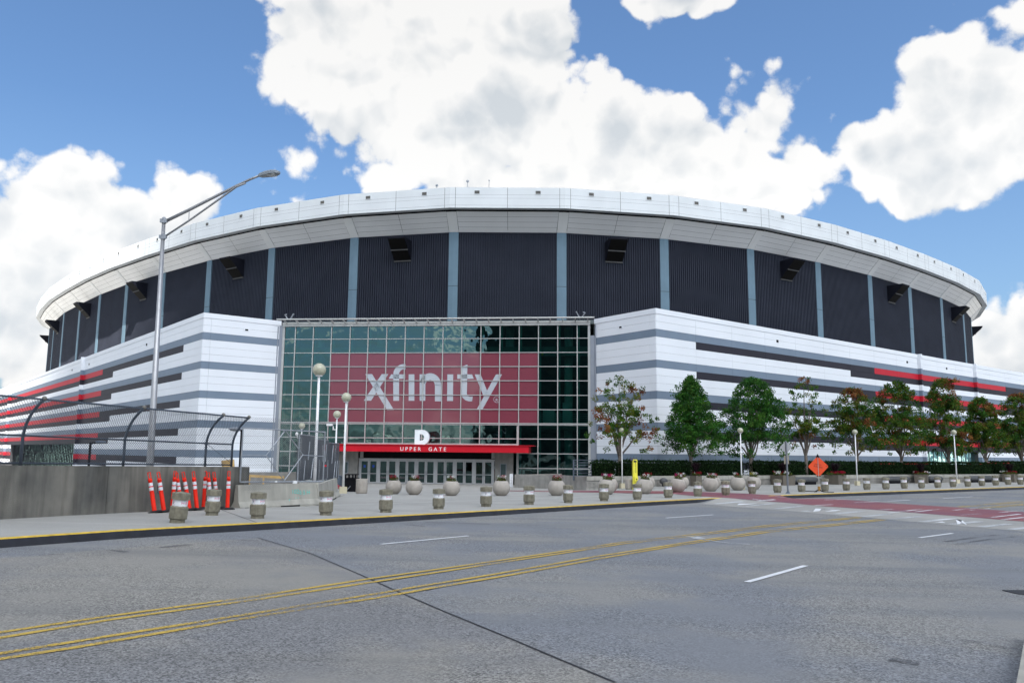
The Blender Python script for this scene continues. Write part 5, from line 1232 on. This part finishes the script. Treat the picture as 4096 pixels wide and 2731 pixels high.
# ------------------------------------------------------------------ planter wall, hedges, railing
HW0, HW1 = at_ground(2454, 1953.5), at_ground(4070, 1925.5)
ht = flat(HW1-HW0).normalized(); hn = Vector((ht.y, -ht.x, 0)); HO = flat(HW0)
def hs(px, py=1930): P = at_plane(px, py, HO, hn); return (P-HO).dot(ht)
PZ = gz(30, 50); hwz = height_at(3351, 1899, *(at_plane(3351, 1942, HO, hn)).xy)
s_a, s_b = hs(2346), hs(4096)+22
pw = root('planter_wall', 'long concrete planter wall with ribbed face under the hedges at the right', 'wall', tuple(HO))
q = MB(); q.obox(HO, ht, hn, s_a, s_b, -.3, -.02, -.3, hwz-.02); q.build('wall_core', CONC, pw)
q = MB(); q.obox(HO, ht, hn, s_a, s_a+.3, -5, -.3, -.3, hwz-.02); q.build('wall_end', CONC, pw)
bay = 6.1; s = s_a; k = 0
while s < s_b:
    e = min(s+bay-.02, s_b)
    q = MB(); q.obox(HO, ht, hn, s, e, -.32, .06, hwz-.27, hwz); q.build('coping_block', CONCL, pw)
    q = MB(); q.obox(HO, ht, hn, s, e, -.02, .0, hwz-.42, hwz-.30); q.build('wall_band', CONC, pw)
    q = MB(); nn = int((e-s)/.135)
    for i in range(nn): x = s+.03+i*.135; q.obox(HO, ht, hn, x, x+.085, -.02, .015, PZ-.02, hwz-.42)
    tag(q.build('wall_rib', CONC, pw), kind='stuff')
    s += bay
hedge_z = height_at(3351, 1848, *(at_plane(3351, 1942, HO, hn)).xy)
def hedge(s0, s1, z0, z1, d0, d1, label, seed):
    rg = random.Random(seed); o = root('hedge', label, 'hedge', tuple(HO+ht*(s0+s1)/2+UP*z0), 0, 'clipped hedges on the planter wall')
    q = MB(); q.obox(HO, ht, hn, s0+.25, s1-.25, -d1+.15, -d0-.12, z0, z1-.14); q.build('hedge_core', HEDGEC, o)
    q = MB(); q.tint = []; L = s1-s0; H = z1-z0; W = d1-d0
    for k in range(int(520*L)):
        f = rg.random(); x = rg.uniform(0, L)
        edge = min(x, L-x); rnd = .35*max(0, 1-edge/.5)**2
        bulge = .10*pnoise(Vector((x*.9+seed*7, 0, 3)))
        if f < .58: p = (x, -.02+.06*rg.gauss(0, 1)+bulge-rnd, H*rg.uniform(0, 1.0))
        elif f < .92: p = (x, -rg.uniform(0, W), H+rg.gauss(0, .04)+bulge*.8-rnd*.8)
        else: p = (rg.choice((0, L))+rg.gauss(0, .04), -rg.uniform(.1, W), H*rg.uniform(0, .95))
        if p[1] > -.05 and p[2] > H-.14: p = (p[0], p[1]-.1, p[2])
        c = rg.choice(((.009, .026, .008), (.013, .036, .010), (.007, .020, .007), (.020, .046, .012)))
        leafquad(q, HO+ht*(s0+p[0])+hn*(p[1]-d0)+UP*(z0+p[2]), .13, rg, c)
    for k in range(int(L*3)):
        x = rg.uniform(.3, L-.3); hh = rg.uniform(.1, .42)*(1 if pnoise(Vector((x*.6, seed, 0))) > -.1 else .35); b0 = HO+ht*(s0+x)+hn*(-d0-rg.uniform(.1, W-.1))+UP*z1
        for j in range(6): leafquad(q, b0+UP*hh*j/5+Vector((rg.gauss(0, .02), 0, 0)), .07, rg, (.06, .12, .035))
    tag(q.build('leaves', LEAF, o), kind='stuff')
hb_ = [(2388, 2484), (2487, 2785), (2792, 2996), (3028, 3242), (3258, 3502), (3505, 3632), (3636, 3815), (3822, 3985), (3990, 4250)]
hlab = ['short rounded hedge at the left end of the planter wall, left of the lamp post', 'long hedge behind the yellow help post', 'hedge between the two dense green trees', 'hedge behind the grey sign post and square planter', 'hedge just right of the orange sign', 'hedge behind the second dark square planter', 'hedge left of the farthest globe lamp', 'hedge right of the farthest globe lamp', 'last hedge, running out of the right edge']
for i, (a, c) in enumerate(hb_):
    hedge(hs(a, 1890)+.02, hs(c, 1890)-.02, hwz-.1, hedge_z+(.10 if i in (8,) else 0), .30, 1.25, hlab[i], 20+i)
rl = root('bar_railing', 'blue grey horizontal bar railing behind the hedges, clear at its left end', 'railing', tuple(HO+ht*s_a+UP*hwz))
r0, r1 = hs(2340, 1880), hs(3120, 1880); rz = hedge_z+.05
for i in range(7): q = MB(); z = hwz-.02+(rz-hwz)*i/6; q.obox(HO, ht, hn, r0, r1, -1.52, -1.48, z, z+.045); q.build('bar', BLUEST, rl)
for i in range(12): q = MB(); x = r0+(r1-r0)*i/11; q.obox(HO, ht, hn, x, x+.06, -1.55, -1.45, hwz-.3, rz+.02); q.build('post', BLUEST, rl)
# benches along the wall
def bench(xa, xb, label):
    y = 1936; P0_, P1_ = hs(xa, y), hs(xb, y); o = root('bench', label, 'bench', tuple(HO+ht*P0_+hn*.55+UP*PZ), 0, 'dark rounded benches along the planter wall')
    q = MB(); zc = PZ+.36; A = HO+ht*P0_+hn*.55+UP*zc; C = HO+ht*P1_+hn*.55+UP*zc
    q.tube([A, A+ht*.06, A+ht*.2, C-ht*.2, C-ht*.06, C], [.08, .18, .22, .22, .18, .08], 14); q.build('bench_body', BENCH, o, True)
    q = MB(); q.obox(HO, ht, hn, P0_+.25, P1_-.25, .40, .70, PZ, zc-.15); q.build('plinth', BLACK, o)
for xa, xb, lb in ((3145, 3246, 'dark rounded bench right of the first square planter, behind the grey sign post'), (3509, 3612, 'dark rounded bench left of the third square planter'), (3690, 3745, 'dark rounded bench right of the third square planter'), (3853, 3945, 'dark rounded bench just right of the farthest lamp'), (4046, 4130, 'dark rounded bench at the right edge of the view'), (2622, 2648, 'short dark bench half hidden between globe planters')): bench(xa, xb, lb)
def square_planter(xc, wpx, label, seed, ang=.35):
    S = hs(xc, 1938); P = HO+ht*S+hn*.75; D = depth(Vector((P.x, P.y, PZ))); w_ = wpx*D/F*.78; h_ = .74; rg = random.Random(seed)
    o = root('square_planter', label, 'planter', group='square planters with spiky purple plants')
    q = MB(); b_ = w_/2; t_ = b_*1.06; q.add([(-b_, -b_, 0), (b_, -b_, 0), (b_, b_, 0), (-b_, b_, 0), (-t_, -t_, h_), (t_, -t_, h_), (t_, t_, h_), (-t_, t_, h_), (-t_*.9, -t_*.9, h_), (t_*.9, -t_*.9, h_), (t_*.9, t_*.9, h_), (-t_*.9, t_*.9, h_), (-t_*.9, -t_*.9, h_-.1), (t_*.9, -t_*.9, h_-.1), (t_*.9, t_*.9, h_-.1), (-t_*.9, t_*.9, h_-.1)],
        [(3, 2, 1, 0), (0, 1, 5, 4), (1, 2, 6, 5), (2, 3, 7, 6), (3, 0, 4, 7), (4, 5, 9, 8), (5, 6, 10, 9), (6, 7, 11, 10), (7, 4, 8, 11), (8, 9, 13, 12), (9, 10, 14, 13), (10, 11, 15, 14), (11, 8, 12, 15)]); q.build('box', BROWN, o, local=True)
    q = MB(); q.quad((-t_*.9, -t_*.9, h_-.09), (t_*.9, -t_*.9, h_-.09), (t_*.9, t_*.9, h_-.09), (-t_*.9, t_*.9, h_-.09)); q.build('soil', SOIL, o, local=True)
    flowers(o, Vector((0, 0, h_-.05)), b_*1.15, rg, (CRIM, CRIM, CRIM, WHT), 34, .26)
    q = MB(); q.tint = []
    for k in range(240):
        a = rg.uniform(0, 6.28); le = rg.uniform(.7, 1.15); sp = rg.uniform(.15, .75); q.ct = rg.choice(((.020, .010, .016), (.032, .014, .022), (.016, .014, .012)))
        d = Vector((math.cos(a), math.sin(a), 0)); p0 = Vector((0, 0, h_)); p1 = p0+d*sp*.5*le+UP*le*.75; p2 = p0+d*sp*1.05*le+UP*le*(.95-sp*.45); w2 = Vector((-d.y, d.x, 0))*.02
        q.add([p0-w2, p0+w2, p1+w2, p1-w2, p2], [(0, 1, 2, 3), (3, 2, 4)])
    tag(q.build('grass_blades', LEAF, o, local=True), kind='stuff')
    o.matrix_basis = Matrix.Translation(Vector((P.x, P.y, PZ))) @ Matrix.Rotation(math.atan2(ht.y, ht.x)+ang, 4, 'Z')
for a in ((3103, 82, 'dark square planter with spiky purple grass left of the grey sign post', 1, 0), (3312, 74, 'dark square planter partly behind the orange sign', 2, .2), (3655, 58, 'dark square planter with red flowers between two benches left of the farthest lamp', 3, .55), (4010, 55, 'dark square planter with purple grass nearest the right edge', 4, .2), (2757, 40, 'dark square planter mostly hidden behind the pink flowered globe planter', 5, .1)): square_planter(*a)

# ------------------------------------------------------------------ help post and signs
G = at_ground(2540, 1957); s_ = depth(G)/F; w_, h_ = 17.5*s_, 119*s_
o = root('help_post', 'bright yellow help post with small solar panel on top beside a globe planter', 'help post')
q = MB(); q.box((0, 0, h_/2), (w_, w_*.9, h_)); q.build('post_body', YELP, o, local=True)
q = MB(); q.box((w_*.15, -w_*.6, h_*.34), (w_*.75, w_*.35, h_*.17)); bx_ = q.build('phone_box', YELP, o, local=True)
q = MB(); q.box((w_*.2, -w_*.79, h_*.345), (w_*.22, .01, h_*.05)); q.box((w_*.2, -w_*.79, h_*.285), (w_*.45, .01, .02)); q.build('phone_mark', INK, bx_, local=True)
q = MB(); q.box((0, -w_*.46, h_*.935), (w_*.62, .02, h_*.06)); q.build('lamp_window', INK, o, local=True)
q = MB(); q.box((-w_*.5, 0, h_*1.005), (w_*1.2, w_, .03), Matrix.Rotation(.5, 3, 'X')); q.build('solar_panel', mat('solar_dark', (.03, .03, .05), .2), o, local=True)
me = text_mesh('ASSISTANCE', h_*.062, .002, 'CENTER'); q = MB(); q.add([(-v.co.y*-1*0+w_*.02+v.co.y-.03, -w_*.455, h_*.73-v.co.x) for v in me.vertices], [tuple(p.vertices) for p in me.polygons]); q.build('lettering', INK, o, local=True)
o.matrix_basis = Matrix.Translation(G) @ Matrix.Rotation(.12, 4, 'Z')
G = at_ground(3152, 1973); s_ = depth(G)/F; zt = height_at(3145, 1765, G.x, G.y)
o = root('road_sign', 'back of a grey diamond road sign with a small plate, on a grey post', 'road sign', tuple(G))
q = MB(); q.box((G.x, G.y, (G.z+zt)/2), (.075, .075, zt-G.z), .4); q.build('post', mat('sign_post', (.17, .18, .20), .5, metal=.4), o)
q = MB(); q.lathe([(.16, G.z), (.05, G.z+.13)], 4, (G.x, G.y, 0)); q.build('post_foot', BLUEST, o)
zc = height_at(3146, 1788, G.x, G.y); r_ = 25.8*s_; q = MB(); ax = Vector((1, .1, 0)).normalized(); n_ = Vector((ax.y, -ax.x, 0)); q.prism([(0, -r_), (r_, 0), (0, r_), (-r_, 0)], Vector((G.x, G.y, zc)), ax, UP, n_, -.055, -.045); q.build('diamond_plate', SIGNBK, o)
zc = height_at(3148, 1838, G.x, G.y); q = MB(); a_ = 10*s_; b_ = 16.5*s_; q.prism([(-a_, -b_), (a_, -b_), (a_, b_), (-a_, b_)], Vector((G.x, G.y, zc)), ax, UP, n_, -.055, -.046); q.build('small_plate', mat('beige_plate', (.28, .255, .20), .6), o)
G = at_ground(3277, 1967); s_ = depth(G)/F; zc = height_at(3275, 1865, G.x, G.y); r_ = 41.5*s_; tl = Matrix.Rotation(.03, 4, 'Y')
o = root('roadwork_sign', 'orange diamond fabric sign on a folding stand at the kerb', 'road sign', tuple(G))
ax = Vector((1, -.05, .02)).normalized(); ay = Vector((-.02, 0, 1)); n_ = ax.cross(ay).normalized(); O_ = Vector((G.x, G.y, zc)); c_ = .92; k_ = .08
q = MB(); q.prism([(r_*k_, -r_*c_), (r_*c_, -r_*k_), (r_*c_, r_*k_), (r_*k_, r_*c_), (-r_*k_, r_*c_), (-r_*c_, r_*k_), (-r_*c_, -r_*k_), (-r_*k_, -r_*c_)], O_, ax, ay, n_, 0, .012); pl = q.build('sign_cloth', ORSIGN, o)
q = MB(); q.tube([O_+ay*r_*1.02+n_*.03, Vector((G.x, G.y, G.z+.15))+n_*.03], .017, 6); q.build('mast', mat('sign_mast', (.45, .43, .42), .4, metal=.3), o)
q = MB(); q.prism([(-.10, -.06), (.10, -.06), (.05, .05), (0, .14), (-.05, .05)], O_+ay*r_*.97, ax, ay, n_, -.03, .05); q.build('top_bracket', BLACK, o)
q = MB(); q.prism([(-.12, -.02), (.12, -.02), (.12, .02), (-.12, .02)], O_-ay*r_*.93, ax, ay, n_, -.02, .04); q.build('bottom_bracket', BLACK, o)
for a in range(4): q = MB(); b_ = R(35+90*a); q.tube([Vector((G.x, G.y, G.z+.16)), Vector((G.x+.30*math.cos(b_), G.y+.30*math.sin(b_), G.z+.02)), Vector((G.x+(1.0 if a % 2 else .5)*math.cos(b_), G.y+(1.0 if a % 2 else .5)*math.sin(b_), G.z+.025))], .022, 5); q.build('stand_leg', BLACK, o)
q = MB(); q.box((G.x, G.y, G.z+.2), (.13, .13, .28)); q.build('stand_socket', mat('brass_brown', (.28, .15, .03), .5), o)
rm = Matrix.Rotation(-.22, 3, n_)
for i, b_ in enumerate(('SAFETY', 'BUILDERS')): text_obj('sign_print', b_, .125, INK, O_+ax*(-.02)+ay*(.07-.13*i)+n_*.014, rm @ ax, rm @ ay, pl, .001)
q = MB(); q.prism([(r_*.72, .03), (r_*.86, -.03), (r_*.86, .0), (r_*.72, .06)], O_, ax, ay, n_, .0125, .016); q.build('sign_print', INK, pl)

# ------------------------------------------------------------------ trees
def tree(px, topy, x0, x1, basey, back, label, seed, density=1.0, leaf=.17, pal=0, open_=0.0, boty=None):
    """trunk behind the hedge at image column px; crown fills columns x0..x1 from topy down to boty"""
    rg = random.Random(seed); S = hs(px, 1890); P = HO+ht*S-hn*back; D = depth(Vector((P.x, P.y, 3)))
    S = (at_plane(px, 1890, HO-hn*back, hn)-HO).dot(ht); P = HO+ht*S-hn*back; P.z = hwz-.25; s_ = depth(Vector((P.x, P.y, 3)))/F
    ztop = height_at(px, topy, P.x, P.y); zb = height_at(px, boty or 1795, P.x, P.y); zf = height_at(px, basey, P.x, P.y)
    cx = ((x0+x1)/2-px)*s_; rx = (x1-x0)/2*s_*1.22; H = ztop-zb
    o = root('maple_tree', label, 'tree', tuple(P), 0, 'young maples along the planter wall')
    tr = MB(); tr.tube([P, P+UP*(zf-P.z)*.6+Vector((rg.uniform(-.03, .03), 0, 0)), Vector((P.x, P.y, zf+.2))], [.15, .125, .12], 9)
    limbs = []
    nl = rg.randint(8, 10)
    for i in range(nl):
        a = 6.283*i/nl+rg.uniform(-.3, .3); el_ = rg.uniform(.0, 1.0)
        reach = rx*(.92-.65*el_)*rg.uniform(.8, 1.05); zz = zb+H*(.12+.80*el_)*rg.uniform(.85, 1.05)
        tip = Vector((P.x+cx*.7+math.cos(a)*reach, P.y+math.sin(a)*reach*.8, min(zz, ztop-.2)))
        st = Vector((P.x, P.y, zf+rg.uniform(-.15, .45))); mid = st.lerp(tip, .5)+Vector((-math.cos(a)*reach*.10, -math.sin(a)*reach*.10, .12*H*(1-el_)+.1))
        pts = [st, st.lerp(mid, .5)+Vector((rg.gauss(0, .05), rg.gauss(0, .05), 0)), mid, mid.lerp(tip, .5)+Vector((rg.gauss(0, .1), rg.gauss(0, .1), rg.gauss(0, .08))), tip]
        tr.tube(pts, [.07, .055, .042, .026, .012], 6, False); limbs.append(pts)
        for k in range(5):
            f = rg.uniform(.35, .95); j = min(3, int(f*4)); b = pts[j].lerp(pts[j+1], f*4-j); d = Vector((rg.gauss(0, 1), rg.gauss(0, 1), rg.uniform(.1, 1.0))).normalized()*rg.uniform(.5, 1.1)*rx*.35
            tr.tube([b, b+d*.5+UP*.05, b+d], [.02, .013, .006], 4, False); limbs.append([b, b+d*.5, b+d])
    top = Vector((P.x+rg.uniform(-.15, .15), P.y, ztop-.15)); tr.tube([Vector((P.x, P.y, zf)), Vector((P.x+cx*.2, P.y, zb+H*.5)), top], [.085, .045, .01], 6, False); limbs.append([Vector((P.x, P.y, zf)), Vector((P.x+cx*.2, P.y, zb+H*.5)), top])
    tr.build('trunk', BARK, o, True)
    pals = {0: ((.030, .105, .018), (.042, .130, .020), (.060, .150, .022), (.022, .075, .015)), 1: ((.055, .130, .016), (.085, .150, .016), (.13, .145, .018), (.040, .100, .015)), 2: ((.042, .108, .016), (.075, .130, .016), (.030, .085, .014), (.10, .105, .016))}
    rust = ((.20, .075, .028), (.15, .052, .022), (.23, .11, .034))
    q = MB(); q.tint = []
    ncl = int((330 if pal < 2 else 420)*density)
    for c in range(ncl):
        if rg.random() < .28+open_*.5:
            l = rg.choice(limbs); f = rg.uniform(.45, 1.0); j = min(len(l)-2, int(f*(len(l)-1))); ctr = l[j].lerp(l[j+1], f*(len(l)-1)-j)+Vector((rg.gauss(0, .15), rg.gauss(0, .15), rg.gauss(0, .12)))
        else:
            h = rg.random()**.8; prof = (1-h)**(.72 if pal == 0 and seed == 4 else .42)*min(1, (h+.07)/.22)**.5
            a = rg.uniform(0, 6.283); rr = rx*prof*math.sqrt(rg.uniform(.25, 1.0)); ctr = Vector((P.x+cx*(1-h*.5)+math.cos(a)*rr, P.y+math.sin(a)*rr*.8, zb+H*h*.97))
        out = (ctr.z-zb)/H; base = rg.choice(pals[pal]); pr_ = (.008, .14, .07)[pal]*(1.7 if out > .75 else .7)
        rn = pnoise(Vector((ctr.x*.55+seed*3.1, ctr.y*.3, ctr.z*.55)))
        col = rg.choice(rust) if (pal and rn+.25*(out-.5) > (.17 if pal == 1 else .27) and rg.random() < .75) else base
        cr = rg.uniform(.22, .42)*(1-.35*open_)
        for k in range(int(rg.uniform(38, 60)*(1-.25*open_))):
            v = Vector((rg.gauss(0, 1), rg.gauss(0, 1), rg.gauss(0, .75))).normalized()*cr*rg.random()**.4
            cc = tuple(x*rg.uniform(.75, 1.3) for x in col); leafquad(q, ctr+v, leaf*.80*rg.uniform(.7, 1.2), rg, cc, .5)
    tag(q.build('crown', LEAF, o), kind='stuff')
tree(2480, 1503, 2330, 2650, 1835, .75, 'thin maple with reddish leaves and bare branches, leftmost of the row', 3, .62, .17, 1, .75, 1810)
tree(2764, 1503, 2650, 2905, 1842, .75, 'dense dark green maple left of the second right lamp', 4, 1.75, .17, 0, .1, 1825)
tree(3004, 1510, 2880, 3175, 1842, .75, 'dense green maple right of the second right lamp, broadest crown', 5, 1.7, .17, 0, .15, 1828)
tree(3226, 1502, 3125, 3330, 1830, .75, 'sparse maple with bare pale limbs above the orange sign', 6, .55, .17, 1, .85, 1800)
tree(3432, 1548, 3300, 3530, 1835, .8, 'loose maple with a rusty tip behind the third right lamp', 7, .95, .17, 2, .45, 1815)
tree(3608, 1522, 3470, 3720, 1845, .8, 'mixed green maple with rusty patches over the third square planter', 8, 1.15, .18, 2, .35, 1822)
tree(3797, 1512, 3690, 3880, 1840, .9, 'tall green maple behind the farthest lamp', 9, 1.1, .18, 2, .3, 1820)
tree(3948, 1588, 3850, 4020, 1848, .9, 'lower forked maple with thick dark trunk right of the farthest lamp', 10, 1.0, .18, 2, .25, 1815)
tree(4092, 1572, 3985, 4190, 1845, 1.0, 'maple cut off by the right edge of the view', 11, 1.1, .18, 2, .25, 1815)

# ------------------------------------------------------------------ a cumulus cloud between the sun and the right half of the place
rg = random.Random(2)
cb = MB(); CA = 1900.0; base_c = Vector((29, 27, 0))+SDIR*(CA/SDIR.z)
e1 = Vector((-.63, .78, 0)); e2 = Vector((.78, .63, 0))
puffs = []
for i in range(330):
    u, v = rg.uniform(-1, 1), rg.uniform(-1, 1)
    if u*u+v*v > 1: continue
    puffs.append((u*112, v*235, rg.uniform(-10, 40), rg.uniform(26, 44)*(1.25 if u < .55 else .9)))
for u, v, z, r in puffs: cb.sphere(base_c+e1*u+e2*v+UP*z, r, 12, 8, .8)
cl = cb.build('cloud', mat('cloud_white', (.85, .85, .86), .95), None, True); tag(cl, kind='structure')

# dark glass office tower across the road, the one the right half of the entrance glass mirrors
tw = root('office_tower', 'dark glass office tower mirrored in the right half of the entrance glass', 'building', (10, -60, 0))
q = MB(); q.box((-2, -62, 19), (54, 40, 40)); q.build('tower_body', mat('dark_tower_stone', (.050, .064, .064), .6, .2, .3, .2), tw)
for i in range(9):
    q = MB(); q.box((-2, -41.8, 3+i*4.0), (52, .3, 1.7)); q.build('window_band', mat('tower_glass', (.018, .04, .042), .15, .3, .25, .3), tw)

TYRE = paint_mat('faint_tyre_mark', (.10, .102, .11), .52, 5)
for L in ([(3780, 2166), (3880, 2152), (3990, 2139)], [(3830, 2176), (3930, 2160), (4060, 2146)], [(1700, 2088), (1830, 2092), (1960, 2096)], [(1620, 2098), (1700, 2105)], [(430, 2200), (510, 2208)], [(640, 2190), (760, 2178)], [(960, 2160), (1040, 2164)], [(3560, 2636), (3680, 2654)], [(3850, 2560), (4060, 2600)], [(80, 2225), (260, 2216)]):
    ribbon('tyre_mark', L, .16, TYRE, .011, 8)
